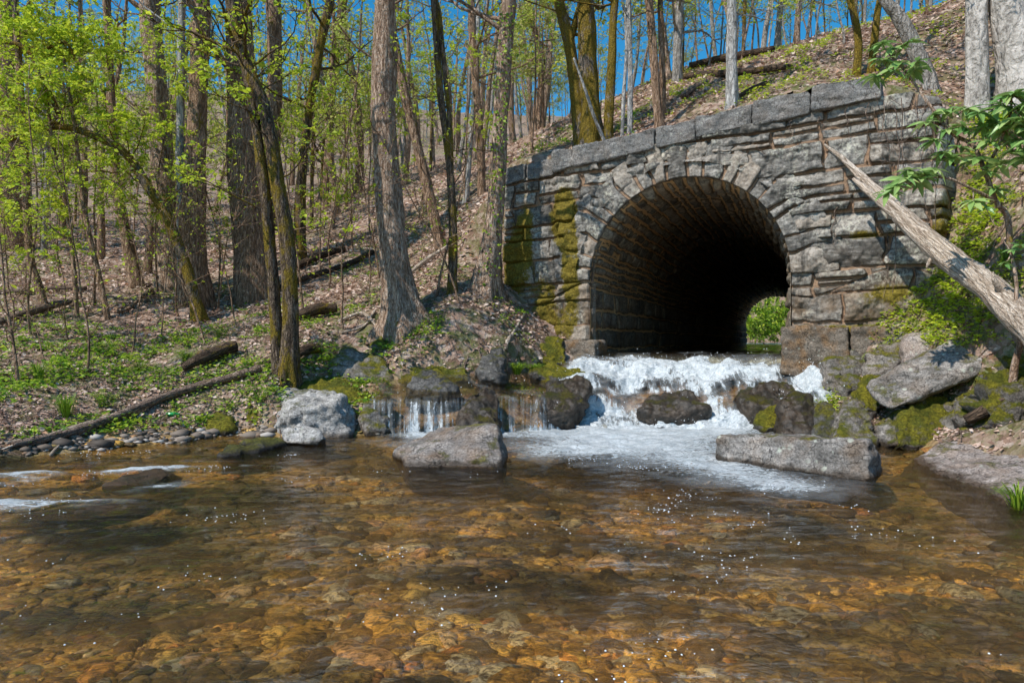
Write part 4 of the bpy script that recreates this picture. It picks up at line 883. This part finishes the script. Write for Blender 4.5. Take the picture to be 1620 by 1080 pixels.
# ------------------------------------------------------------------ logs and branches
def log(path, mat, label, lift=.75, name='fallen_log', cat='log', sides=12, ground=True, noise=.16, extra=None):
    W, R = [], []
    for a in path:
        if ground: p = gpt(a[0], a[1], dmax=60); r = a[2]*.5*p[1]/F; p = p+np.array([0, 0, r*lift*2])
        else: p = P(a[0], a[1], a[3]); r = a[2]*.5*a[3]/F
        W.append(p); R.append(r)
    n = max(16, int(sum(np.linalg.norm(np.diff(np.array(W), axis=0), axis=1))/.1)); pts = catmull(W, n); rad = np.interp(np.linspace(0, len(R)-1, n), np.arange(len(R)), R)
    if ground: 
        g = terrain(pts[:, 0], pts[:, 1]); pts[:, 2] = np.maximum(pts[:, 2], g+rad*.55)
    mb = MB(); mb.tube(pts, rad, sides, noise, 0, rng.integers(0, 99))
    for e in (extra or []):
        mb.tube(catmull([P(*q[:2], q[3]) for q in e], 24), np.interp(np.linspace(0, len(e)-1, 24), np.arange(len(e)), [q[2]*.5*q[3]/F for q in e]), 8, .2, 0, 4)
    base = np.array([pts[:, 0].mean(), pts[:, 1].mean(), pts[:, 2].min()]); q = Vector(unit(pts[-1]-pts[0])).to_track_quat('Z', 'Y'); M = np.array(q.to_matrix())
    mb.V = [(np.concatenate(mb.V)-base)@M]; o = mb.build(name, MAT[mat]); o.location = tuple(base); o.rotation_mode = 'QUATERNION'; o.rotation_quaternion = q; return tag(o, label, cat)
log([(1720,592,58,8.3),(1620,508,49,9.4),(1580,468,45,9.9),(1545,440,40,10.3),(1500,408,37,10.8),(1455,368,30,11.4),(1405,320,24,12.2),(1368,286,14,12.8),(1335,253,9,13.3),(1304,229,3,13.55)], 'dead', 'bleached dead trunk leaning against the arch wall from the right bank', ground=False, sides=40, noise=.13, name='dead_trunk', extra=[[(1590,470,10,9.75),(1575,447,7,9.7),(1570,430,3,9.7)],[(1480,400,9,11.1),(1470,415,6,11.0),(1466,424,3,11.0)],[(1430,352,14,11.75),(1400,326,14,12.1),(1370,300,11,12.5),(1350,283,5,12.8)]])
log([(20,712,9),(56,706,12),(130,690,13),(200,664,13),(280,632,13),(350,612,13),(413,592,12)], 'oldlog', 'long straight brown log lying along the left bank above the shingle')
log([(70,698,8),(120,684,9),(170,667,8),(203,655,6)], 'dead', 'shorter reddish branch lying against the lower end of the long brown log')
log([(289,595,14),(320,583,20),(350,570,20),(374,561,16)], 'rot', 'dark rotting log with ferns above the long brown log')
log([(-20,470,8),(50,467,9),(137,461,6)], 'oldlog', 'thin log lying level at the left edge of the wood')
log([(-10,522,10),(60,501,14),(122,480,8)], 'oldlog', 'decaying split log at the left edge below the level one')
log([(470,430,10),(505,415,12),(545,400,9)], 'rot', 'dark log on the slope right of the mossy leaning tree')
log([(465,515,14),(500,506,20),(533,498,14)], 'rot', 'short dark log stump lying behind the twin tree')
log([(440,460,7),(490,445,9),(545,427,9),(590,405,7)], 'rot', 'thin dark log lying up the slope behind the short dark stump')
log([(178,487,4),(196,497,5),(240,462,5),(285,421,4)], 'brown', 'crooked fallen branch propped by the foot of the close cluster', name='fallen_branch', cat='branch')
log([(470,572,16),(490,566,17),(505,562,12)], 'rot', 'broken log end right of the twin tree foot')
log([(535,512,4),(570,500,6),(590,515,5),(600,530,4)], 'dead', 'bare bent branch on the leaf litter left of the thick scaly tree', name='fallen_branch', cat='branch')
log([(540,530,3),(575,520,4),(593,497,4)], 'dead', 'small pale stick crossing the bare bent branch', name='fallen_branch', cat='branch')
log([(650,435,6),(680,415,8),(712,392,5)], 'dead', 'pale broken stick up the slope right of the thick scaly tree', name='fallen_branch', cat='branch')
log([(1085,128,10),(1150,126,12),(1250,113,9)], 'rot', 'longer dark log lying across the upper slope behind the coping')
log([(1091,112,9),(1150,101,11),(1222,86,10)], 'rot', 'dark log lying highest on the upper slope near the skyline')
log([(1080,160,10),(1098,148,10),(1118,136,8)], 'oldlog', 'short brown log end left of the white-barked tree')
log([(1165,160,6),(1190,148,8),(1212,136,6)], 'rot', 'thin dark branch right of the white-barked tree foot', name='fallen_branch', cat='branch')
log([(1528,665,16,9.9),(1560,650,22,9.8),(1590,632,18,9.7),(1612,622,9,9.7)], 'rot', 'hollow rotting log piece among the mossy stones at the right edge', ground=False)
log([(958,228,6,17.1),(940,185,6,17.0),(925,140,5,16.9),(908,92,3,16.9)], 'white', 'bare white pole leaning across the mossy trunks above the arch', ground=False, name='leaning_pole', cat='branch', sides=8)
log([(830,500,4),(812,530,5),(800,560,5)], 'dead', 'thin mossy stick lying down the bank left of the arch pier', name='fallen_branch', cat='branch')
for k, (a, b, lb) in enumerate([((0, 690), (70, 703), 'thin twig in the driftwood at the left edge of the shingle'), ((0, 720), (60, 700), 'lowest driftwood stick at the left edge of the shingle'), ((10, 705), (95, 690), 'middle driftwood stick at the left edge of the shingle'), ((80, 725), (105, 698), 'short upright driftwood stick below the long brown log')]):
    log([(a[0], a[1], 5), ((a[0]+b[0])/2, (a[1]+b[1])/2-2, 5), (b[0], b[1], 3)], 'dead', lb, name='driftwood_stick', cat='branch', sides=7)

# ------------------------------------------------------------------ leaf litter, herbs, pebbles
def scatter(n, d0, d1, a0=-40, a1=40):
    a = np.radians(rng.uniform(a0, a1, n)); d = np.exp(rng.uniform(math.log(d0), math.log(d1), n)); return np.tan(a)*d, d
def ground_normal(x, y):
    e = .15; zx = (terrain(x+e, y, False)-terrain(x-e, y, False))/(2*e); zy = (terrain(x, y+e, False)-terrain(x, y-e, False))/(2*e)
    n = np.stack([-zx, -zy, np.ones_like(zx)], -1); return n/np.linalg.norm(n, axis=1)[:, None]
def land(x, y):
    z = terrain(x, y); u, v = uv(x, y)
    ok = (z > .14) & ~((np.abs(u-U0) < 2.6) & (v > -2.6) & (v < .8)) & ~((u > UL-.1) & (u < UR) & (v > -.05) & (v < .85))
    ok &= ~((x > -2.4) & (x < 5.6) & (y > 11.4) & (y < 13.6) & (z < 1.0))
    return ok, z
x, y = scatter(165000, 8.5, 48); ok, z = land(x, y); ok &= rng.random(len(x)) < np.clip(.62+.75*fbm(p3(x*.9, y*.9), 3, 71), .12, 1); x, y, z = x[ok], y[ok], z[ok]
nrm = ground_normal(x, y)+rng.normal(size=(len(x), 3))*.45; mb = MB()
L = rng.uniform(.05, .13, len(x))*np.clip(y/15, .8, 1.8); mb.leaves(p3(x, y, z+.015+rng.random(len(x))*.02), rng.normal(size=(len(x), 3))*np.array([1, 1, .25]), nrm, L, L*rng.uniform(.45, .8, len(x)))
tag(mb.build('leaf_litter', MAT['litter'], None, False), 'fallen brown leaves strewn over the wooded slopes', 'leaves', kind='stuff')

x, y = scatter(2600, 9, 30); ok, z = land(x, y); mb = MB()
for xx, yy, zz in zip(x[ok], y[ok], z[ok]):
    a = rng.random()*6.28; l = rng.lognormal(-1.1, .6); q = np.array([math.cos(a), math.sin(a)]); pp = []
    for k in range(4): f = (k/3-.5)*l; X_ = xx+q[0]*f+rng.normal()*.02*l; Y_ = yy+q[1]*f+rng.normal()*.02*l; pp.append((X_, Y_))
    pp = np.array(pp); zz4 = terrain(pp[:, 0], pp[:, 1])+.03+rng.random(4)*.04; mb.tube(np.concatenate([pp, zz4[:, None]], 1), np.linspace(.011, .004, 4)*rng.uniform(.6, 1.6), 4, cap=False)
tag(mb.build('twigs', MAT['oldlog']), 'fallen twigs scattered through the leaf litter', 'twigs', kind='stuff')
x, y = scatter(26000, 8.8, 36); x2, y2 = scatter(8000, 9.4, 13.6, 24, 38); x = np.concatenate([x, x2]); y = np.concatenate([y, y2]); ok, z = land(x, y)
den = 1.7*np.exp(-((x+6.2)**2/14+(y-12.5)**2/10))+1.6*np.exp(-((x-7.4)**2/2.6+(y-11.8)**2/2.2))+.8*np.exp(-((x+.6)**2/1.2+(y-14.6)**2/1.5))+.5*np.exp(-((x+3.6)**2/3+(y-12.6)**2/1.2))+.14+.35*sstep(6.3, 8, z)*(x > 0)
den = den*np.clip(.5+1.6*vn(p3(x*1.1, y*1.1), 44), 0, 1.6)
ok &= rng.random(len(x)) < den; ok &= ~((x > 4.9) & (x < 7.6) & (y > 9.2) & (y < 12.1) & (z < 1.5)); x, y, z = x[ok], y[ok], z[ok]
cs, axs, nrs, Ls = [], [], [], []
for xx, yy, zz in zip(x, y, z):
    k = rng.integers(6, 13); a = rng.random(k)*6.28; hh = rng.uniform(.03, .16); s = rng.uniform(.045, .095)
    rad = rng.random(k)*.13
    cs.append(np.stack([xx+np.cos(a)*rad, yy+np.sin(a)*rad, zz+hh*rng.uniform(.3, 1, k)], -1)); axs.append(np.stack([np.cos(a), np.sin(a), rng.uniform(-.3, .7, k)], -1)); nrs.append(rng.normal(size=(k, 3))*.35+np.array([0, 0, 1.])); Ls.append(s*rng.uniform(.7, 1.4, k))
c_ = np.concatenate(cs); a_ = np.concatenate(axs); n_ = np.concatenate(nrs); L = np.concatenate(Ls); rt = c_[:, 0] > 3
mb = MB(); mb.leaves(c_[rt], a_[rt], n_[rt], L[rt]*.85, L[rt]*.6)
tag(mb.build('ground_cover', MAT['leaf'], None, False), 'bright yellow-green herbs covering the right bank beside the culvert', 'plants', kind='stuff')
rt = ~rt; cs = [c_[rt]]; axs = [a_[rt]]; nrs = [n_[rt]]; Ls = [L[rt]]
mb = MB(); L = np.concatenate(Ls); mb.leaves(np.concatenate(cs), np.concatenate(axs), np.concatenate(nrs), L, L*.62)
tag(mb.build('ground_cover', MAT['herb'], None, False), 'low green spring herbs spread over the left bank', 'plants', kind='stuff')

def tuft(px, py, label, n=60, h=.3, name='grass_tuft', mat='grass', spread=.16, w=.012, d=None, fern=False):
    b = gpt(px, py, dmax=40) if d is None else P(px, py, d)
    mb = MB()
    for k in range(n):
        a = rng.random()*6.28; s = b+np.array([math.cos(a), math.sin(a), 0])*rng.random()*spread*.5; o = np.array([math.cos(a), math.sin(a), 0])*rng.uniform(.3, 1)*spread*2; hh = h*rng.uniform(.6, 1.1)
        pts = np.array([s+np.array([0, 0, -.03]), s+o*.25+np.array([0, 0, hh*.6]), s+o*.6+np.array([0, 0, hh*.95]), s+o+np.array([0, 0, hh*.75])])
        sd = np.array([-math.sin(a), math.cos(a), 0])
        if fern:
            q = catmull(pts, 12); c = np.repeat(q[1:], 2, 0); sg = np.tile([1., -1.], 11)[:, None]
            mb.leaves(c, sd*sg+unit(o)*.35, np.tile([0, 0, 1.], (22, 1)), np.repeat(np.linspace(.09, .02, 11), 2), np.repeat(np.linspace(.03, .012, 11), 2)); mb.tube(q, np.full(12, .003), 3, cap=False)
        else:
            ww = np.array([w, w, w*.7, .001])[:, None]; V = np.concatenate([pts-sd*ww*.5, pts+sd*ww*.5]); mb.add(V, [[0, 1, 5, 4], [1, 2, 6, 5], [2, 3, 7, 6]])
    o = mb.build(name, MAT[mat], None, False, loc=b); tag(o, label, 'fern' if fern else 'grass')
for px, py, lb in [(348, 535, 'bright fern clump upslope of the dark rotting log'), (296, 572, 'fern clump left of the dark rotting log'), (222, 588, 'fern clump in the middle of the herb-covered left bank'), (170, 562, 'fern clump low among herbs left of the middle bank fern'), (167, 645, 'fern clump just above the reddish branch'), (410, 640, 'small fern under the twin tree by the log end')]:
    tuft(px, py, lb, 14, .28, 'fern', 'herb', .2, fern=True)
for px, py, lb, n, h, d in [(104, 660, 'large sedge tuft on the left bank above the driftwood', 90, .36, None), (818, 590, 'bright grass tuft beside the tall upright stone', 160, .22, 14.2), (845, 588, 'bright grass tuft at the foot of the left arch pier', 120, .18, 14.6), (1612, 800, 'small grass tuft at the right edge of the pool', 60, .22, 6.6), (60, 600, 'grassy tuft far left among the herbs of the bank', 60, .3, None), (1590, 415, 'grass tuft above the dead trunk at the right edge', 50, .25, None)]:
    tuft(px, py, lb, n, h, d=d)

def cobbles():
    bm = bmesh.new(); bmesh.ops.create_icosphere(bm, subdivisions=2, radius=1.); V0 = np.array([v.co for v in bm.verts]); F0 = np.array([[v.index for v in f.verts] for f in bm.faces]); bm.free()
    N = 10500; a = np.radians(rng.uniform(-46, 46, N)); d = np.exp(rng.uniform(math.log(2.4), math.log(12.2), N)); x = np.tan(a)*d; y = d
    z = terrain(x, y); ok = (z < .10) & (z > -.8); x, y, z = x[ok], y[ok], z[ok]; mb = MB()
    for xx, yy, zz in zip(x, y, z):
        s = math.exp(rng.normal()*.75)*.036*(.75+.05*yy); s = min(s, .17); o_ = rng.random()*99; q = V0*(1+.42*vn(V0*1.2+o_, 3)[:, None]+.2*vn(V0*2.7+o_, 4)[:, None]); sc = np.array([rng.uniform(.8, 1.6), rng.uniform(.6, 1.1), rng.uniform(.22, .45)])*s
        t = rng.random()*6.28; c, sn = math.cos(t), math.sin(t); q = q*sc; q = np.stack([q[:, 0]*c-q[:, 1]*sn, q[:, 0]*sn+q[:, 1]*c, q[:, 2]], -1)
        top = zz-s*.02
        if top+sc[2] > -.03 and zz < .0: top = -.04-sc[2]
        mb.add(q+np.array([xx, yy, top]), None, F0)
    m, nt = newmat('cobble'); t = NT(nt); r = t.n('ShaderNodeNewGeometry').outputs['Random Per Island']
    col = t.ramp(r, [(0, (.06, .042, .022)), (.2, (.15, .095, .04)), (.4, (.36, .21, .06)), (.58, (.58, .35, .08)), (.72, (.78, .55, .20)), (.82, (.54, .22, .06)), (.92, (.62, .58, .48)), (1, (.20, .20, .18))])
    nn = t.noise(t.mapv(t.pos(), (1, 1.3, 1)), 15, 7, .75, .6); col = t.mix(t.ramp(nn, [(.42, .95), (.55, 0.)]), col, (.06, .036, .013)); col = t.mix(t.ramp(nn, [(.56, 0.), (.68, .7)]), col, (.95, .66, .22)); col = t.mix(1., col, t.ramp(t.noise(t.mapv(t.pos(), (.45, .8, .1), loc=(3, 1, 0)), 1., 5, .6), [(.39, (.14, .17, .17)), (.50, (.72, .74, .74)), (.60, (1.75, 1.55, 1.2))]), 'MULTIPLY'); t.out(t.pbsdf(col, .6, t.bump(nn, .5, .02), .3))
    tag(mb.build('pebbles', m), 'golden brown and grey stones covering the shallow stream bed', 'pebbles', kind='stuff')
cobbles()
def glints():  # white specks added on the water to stand in for sun glints
    bm = bmesh.new(); bmesh.ops.create_icosphere(bm, subdivisions=1, radius=1.); V0 = np.array([v.co for v in bm.verts]); F0 = np.array([[v.index for v in f.verts] for f in bm.faces]); bm.free(); mb = MB()
    cl = [(rng.uniform(-6, 4.5), rng.uniform(3.2, 10.5)) for _ in range(46)]+[(1.6, 5.0), (1.2, 4.4), (1.5, 6.2), (.8, 3.6), (1.8, 7.0), (-3.8, 8.6), (-5, 8.2), (-4.6, 6.8), (.9, 9.2), (1.6, 8.6), (2.9, 7.4), (4.1, 9.0)]*2
    for cx, cy in cl:
        for k in range(rng.integers(4, 16)):
            x = cx+rng.normal()*.16; y = cy+rng.normal()*.12; r = rng.uniform(.003, .008)*(.6+.06*cy)
            if tz(x, y) < -.03: mb.add(V0*r*np.array([1.2, 1.2, .8])+np.array([x, y, .012+r*.3]), None, F0)
    m, nt = newmat('glint_speck'); t = NT(nt); t.out(t.pbsdf((.82, .85, .87), .12, None, .6)); tag(mb.build('glints', m), 'clusters of white specks standing in for sun glints on the pool', 'glints', kind='stuff')
glints()
def shingle():
    bm = bmesh.new(); bmesh.ops.create_icosphere(bm, subdivisions=1, radius=1.); V0 = np.array([v.co for v in bm.verts]); F0 = np.array([[v.index for v in f.verts] for f in bm.faces]); bm.free()
    mb = MB(); n = 0
    while n < 620:
        px = rng.uniform(40, 430); py = np.interp(px, [0, 430], [722, 688])-abs(rng.normal())*9+4*math.sin(px*.05); d = hit(px, py); x = (px-CX)/F*d
        z = tz(x, d); n += 1
        if z < -.05: continue
        s = .018*math.exp(abs(rng.normal())*.75); s = min(s, .16); q = V0*(1+.3*vn(V0*1.3+n, 2)[:, None])*np.array([1.3, 1, .5])*s; mb.add(q+np.array([x, d, z+s*.2]), None, F0)
    m, nt = newmat('shingle'); t = NT(nt); r = t.n('ShaderNodeNewGeometry').outputs['Random Per Island']
    t.out(t.pbsdf(t.ramp(r, [(0, (.05, .04, .033)), (.4, (.17, .13, .10)), (.75, (.34, .28, .23)), (.9, (.46, .42, .38)), (1, (.20, .12, .07))]), .7, None, .3)); tag(mb.build('gravel', m), 'grey shingle along the left waterline', 'gravel', kind='stuff')
shingle()

# ------------------------------------------------------------------ rhododendron
def big_leaf(mb, c, ax, nr, L, W):
    ax = unit(ax); sd = unit(np.cross(nr, ax)); nn = np.cross(ax, sd); V, k = [], 6
    for i in range(k):
        f = i/(k-1); w = W*math.sin(math.pi*min(.98, max(.04, f)**.8))*.5+.002; p = c+ax*L*f-nn*L*.28*f*f
        V += [p-sd*w+nn*w*.35, p, p+sd*w+nn*w*.35]
    Q = []
    for i in range(k-1): a = i*3; Q += [[a, a+1, a+4, a+3], [a+1, a+2, a+5, a+4]]
    mb.add(np.array(V), Q)
def rhodo(stems, whorls, label, leafL=.26, n=11):
    b = P(*stems[0][0][:2], stems[0][0][3]); root = empty('rhododendron', b); tag(root, label, 'shrub'); st, lf = MB(), MB()
    allp = []
    for s in stems:
        pts = catmull([P(q[0], q[1], q[3]) for q in s], 40); rad = np.interp(np.linspace(0, len(s)-1, 40), np.arange(len(s)), [q[2]*.5*q[3]/F for q in s]); st.tube(pts, rad, 8, .1, 0, 5); allp.append(pts)
    A = np.concatenate(allp)
    for px, py, d in whorls:
        c = P(px, py, d); j = np.argmin(np.linalg.norm(A-c-np.array([0, 0, .15]), axis=1)); mid = (A[j]+c)/2+np.array([0, 0, -.03]); st.tube(catmull([A[j], mid, c], 10), np.linspace(.011, .006, 10), 5, cap=False)
        up = unit(rng.normal(size=3)*.3+np.array([0, -.25, 1]))
        for k in range(n+rng.integers(-1, 3)):
            a = k/n*6.28+rng.random()*.5; r = np.array([math.cos(a), math.sin(a), 0]); r = unit(r-up*r.dot(up)*.6); ax = unit(r+up*rng.uniform(-.55, .35)); big_leaf(lf, c+rng.normal(size=3)*.01, ax, up+rng.normal(size=3)*.15, leafL*rng.uniform(.7, 1.15), leafL*rng.uniform(.26, .36))
    st.build('stem', MAT['grey'], root, loc=root.location); lf.build('crown', MAT['rhodo'], root, False, loc=root.location)
rhodo([[(1598,400,10,10.2),(1594,344,9,10.2),(1576,319,8,10.1),(1558,270,7,10.1),(1539,230,6,10.2),(1506,211,6,10.3),(1473,170,5,10.5),(1439,122,4,10.7),(1410,89,3,10.8)], [(1558,270,6,10.1),(1580,230,5,9.8),(1598,180,4,9.6),(1600,150,3,9.5)], [(1576,319,6,10.1),(1540,300,5,9.9),(1490,280,4,9.8),(1440,290,3,9.8)]],
      [(1396,70,10.8),(1436,68,10.7),(1395,95,10.8),(1425,100,10.7),(1452,98,10.6),(1382,122,10.9),(1412,112,10.7),(1500,175,10.4),(1466,195,10.3),(1478,180,10.4),(1492,242,10.2),(1520,232,10.1),(1524,202,10.1),(1556,200,10),(1575,195,9.9),(1596,150,9.5),(1614,172,9.5),(1607,222,9.6),(1562,272,10),(1585,260,9.8),(1462,276,9.8),(1430,283,9.8),(1405,305,9.9),(1478,268,9.8),(1540,318,9.9),(1575,175,9.8),(1600,190,9.5),(1625,205,9.4),(1618,250,9.4),(1440,270,9.9),(1548,178,9.9),(1530,172,10.1),(1590,168,9.5),(1605,150,9.4),(1632,160,9.3),(1588,205,9.7),(1608,198,9.5),(1600,240,9.6),(1545,250,10),(1510,250,10.1),(1478,222,10.2),(1500,205,10.2),(1455,285,9.8),(1420,295,9.8),(1412,78,10.8),(1446,112,10.6),(1630,225,9.3),(1560,225,9.9),(1625,190,9.3),(1575,300,10)], 'rhododendron with drooping whorls of long leaves hanging over the right end of the wall')
rhodo([[(1600,620,13,9.7),(1606,575,11,9.7),(1614,540,9,9.6),(1606,500,7,9.5),(1608,450,6,9.5),(1600,400,5,9.6)]], [(1602,395,9.5),(1590,415,9.5),(1615,388,9.4),(1560,330,9.9)], 'crooked shrub stem with few leaves rising beside the mossy mound at the right edge', .14, 6)

# vines hanging on the wall, ivy on the tree, far bushes, litter
def vines():
    mb = MB()
    for px, py, ln in [(1395, 165, 110), (1412, 172, 160), (1430, 160, 190), (1448, 165, 90), (1462, 160, 210), (1330, 330, 60), (1200, 235, 18), (1255, 195, 35), (1480, 180, 240), (1405, 300, 170), (1420, 330, 150), (1298, 190, 30), (1340, 175, 45), (1375, 168, 70)]:
        pts = []; x = px
        for k in range(9): x += rng.normal()*3; y = py+ln*k/8; pts.append(WC+u_of(x)*UX+(.16+abs(rng.normal())*.05)*NX+np.array([0, 0, zwall(x, y)]))
        mb.tube(catmull(pts, 26), np.linspace(.010, .004, 26), 4, cap=False)
    for k in range(26):
        px = rng.uniform(1385, 1500); py = rng.uniform(150, 260); pts = []
        for j in range(5): pts.append(WC+u_of(px)*UX+(.15+rng.random()*.12)*NX+np.array([0, 0, zwall(px, py)])); px += rng.normal()*14; py += rng.normal()*12+6
        mb.tube(catmull(pts, 16), np.linspace(.006, .003, 16), 3, cap=False)
    b = WC+u_of(1440)*UX+np.array([0, 0, 4.]); tag(mb.build('vine', MAT['oldlog'], loc=b), 'tangle of bare brown vines hanging down the right end of the stone wall', 'vine')
vines()
def ivy():
    mb = MB(); cs = []
    for k in range(260):
        f = rng.random()**.8; py = 455-f*440; px = np.interp(py, [0, 100, 200, 300, 400, 460], [804, 798, 791, 786, 776, 766]); w = np.interp(py, [0, 300, 460], [11, 13, 20]); a = rng.uniform(-1, 1); r = w*16.3/F
        cs.append(P(px, py, 16.3)+np.array([a*r*1.05, -math.sqrt(max(0, 1-a*a))*r*1.05-.02, 0]))
    cs = np.array(cs); n = len(cs); L = rng.uniform(.05, .10, n); mb.leaves(cs, rng.normal(size=(n, 3))*np.array([1, .3, .6])+np.array([0, -.3, -.3]), np.tile([0, -1., .5], (n, 1))+rng.normal(size=(n, 3))*.4, L, L*.8)
    tag(mb.build('ivy', MAT['herb'], None, False, loc=cs.min(0)), 'small ivy leaves climbing the grey tree by the left end of the wall', 'ivy')
ivy()
def bush(px, py, d, r, h, label, n=1500, z0=None, leafL=.09):
    c = P(px, py, d)
    if z0 is not None: c[2] = z0
    root = empty('bush', c); tag(root, label, 'bush'); tw, lf = MB(), MB()
    for k in range(16): limb_set(tw, lf, c, rdir(.3, 2.5), h*rng.uniform(.6, 1.1), .015, 1, leafL, n/60., droop=.04)
    tw.build('stem', MAT['brown'], root, loc=root.location); lf.build('crown', MAT['herb'], root, False, loc=root.location)
E = WC+46*TAX/TAX.dot(-NX)
bush(1192, 540, 61, 1, 3.6, 'sunlit bush seen through the far mouth of the tunnel, on the left', z0=1.1, leafL=.22); bush(1252, 540, 62, 1, 3.8, 'sunlit bush seen through the far mouth of the tunnel, on the right', z0=1.1, leafL=.22); bush(1222, 540, 68, 1, 6.4, 'taller bush behind the two sunlit ones beyond the tunnel', z0=1.0, leafL=.25)
def bottle():
    p = gpt(273, 660, .03); mb = MB(); mb.tube([p+np.array([-.11, 0, 0]), p+np.array([-.06, 0, .01]), p+np.array([.03, .01, .02]), p+np.array([.08, .01, .02]), p+np.array([.12, .01, .02])], [.03, .034, .034, .015, .013], 12)
    m, nt = newmat('green_plastic'); t = NT(nt); t.out(t.pbsdf((.01, .28, .06), .2, None, .6)); tag(mb.build('bottle', m, loc=p), 'small bright green bottle lying on the bank below the long brown log', 'bottle')
bottle()

# ------------------------------------------------------------------ light, sky, camera
sc = bpy.context.scene
EL = math.radians(50); hz = unit([-.78, -.62, 0]); sd = Vector((hz[0]*math.cos(EL), hz[1]*math.cos(EL), math.sin(EL)))
L = bpy.data.lights.new('sun', 'SUN'); L.energy = 5.0; L.angle = math.radians(.53); L.color = (1, .95, .87)
lo = bpy.data.objects.new('sun', L); C.objects.link(lo); lo.rotation_euler = (-sd).to_track_quat('-Z', 'Y').to_euler(); lo.location = (-20, -15, 30)
w = bpy.data.worlds.new('World'); sc.world = w; w.use_nodes = True; nt = w.node_tree; nt.nodes.clear(); t = NT(nt)
sk = t.n('ShaderNodeTexSky', _sky_type='NISHITA', _sun_disc=False, _sun_elevation=EL, _sun_rotation=math.atan2(hz[0], hz[1]), _air_density=1., _dust_density=.3, _ozone_density=3.)
hs = t.n('ShaderNodeHueSaturation', Hue=.487, Saturation=1.4, Value=1.15, Color=sk.outputs[0])
bg = t.n('ShaderNodeBackground', Color=hs.outputs[0], Strength=.15); t.n('ShaderNodeOutputWorld', Surface=bg.outputs[0])
cam = bpy.data.cameras.new('camera'); cam.lens = 24; cam.sensor_width = 36; cam.clip_end = 1500; cam.clip_start = .05
co = bpy.data.objects.new('camera', cam); C.objects.link(co); co.location = (0, 0, CAMZ); co.rotation_euler = (math.pi/2, 0, 0); sc.camera = co
sc.view_settings.view_transform = 'Standard'; sc.view_settings.look = 'None'; sc.view_settings.exposure = 0
sc.render.engine = 'CYCLES'; sc.cycles.max_bounces = 6; sc.cycles.diffuse_bounces = 4; sc.cycles.transparent_max_bounces = 8; sc.cycles.use_adaptive_sampling = True; sc.cycles.adaptive_threshold = .025; sc.cycles.use_denoising = True; sc.cycles.caustics_reflective = False; sc.cycles.caustics_refractive = False
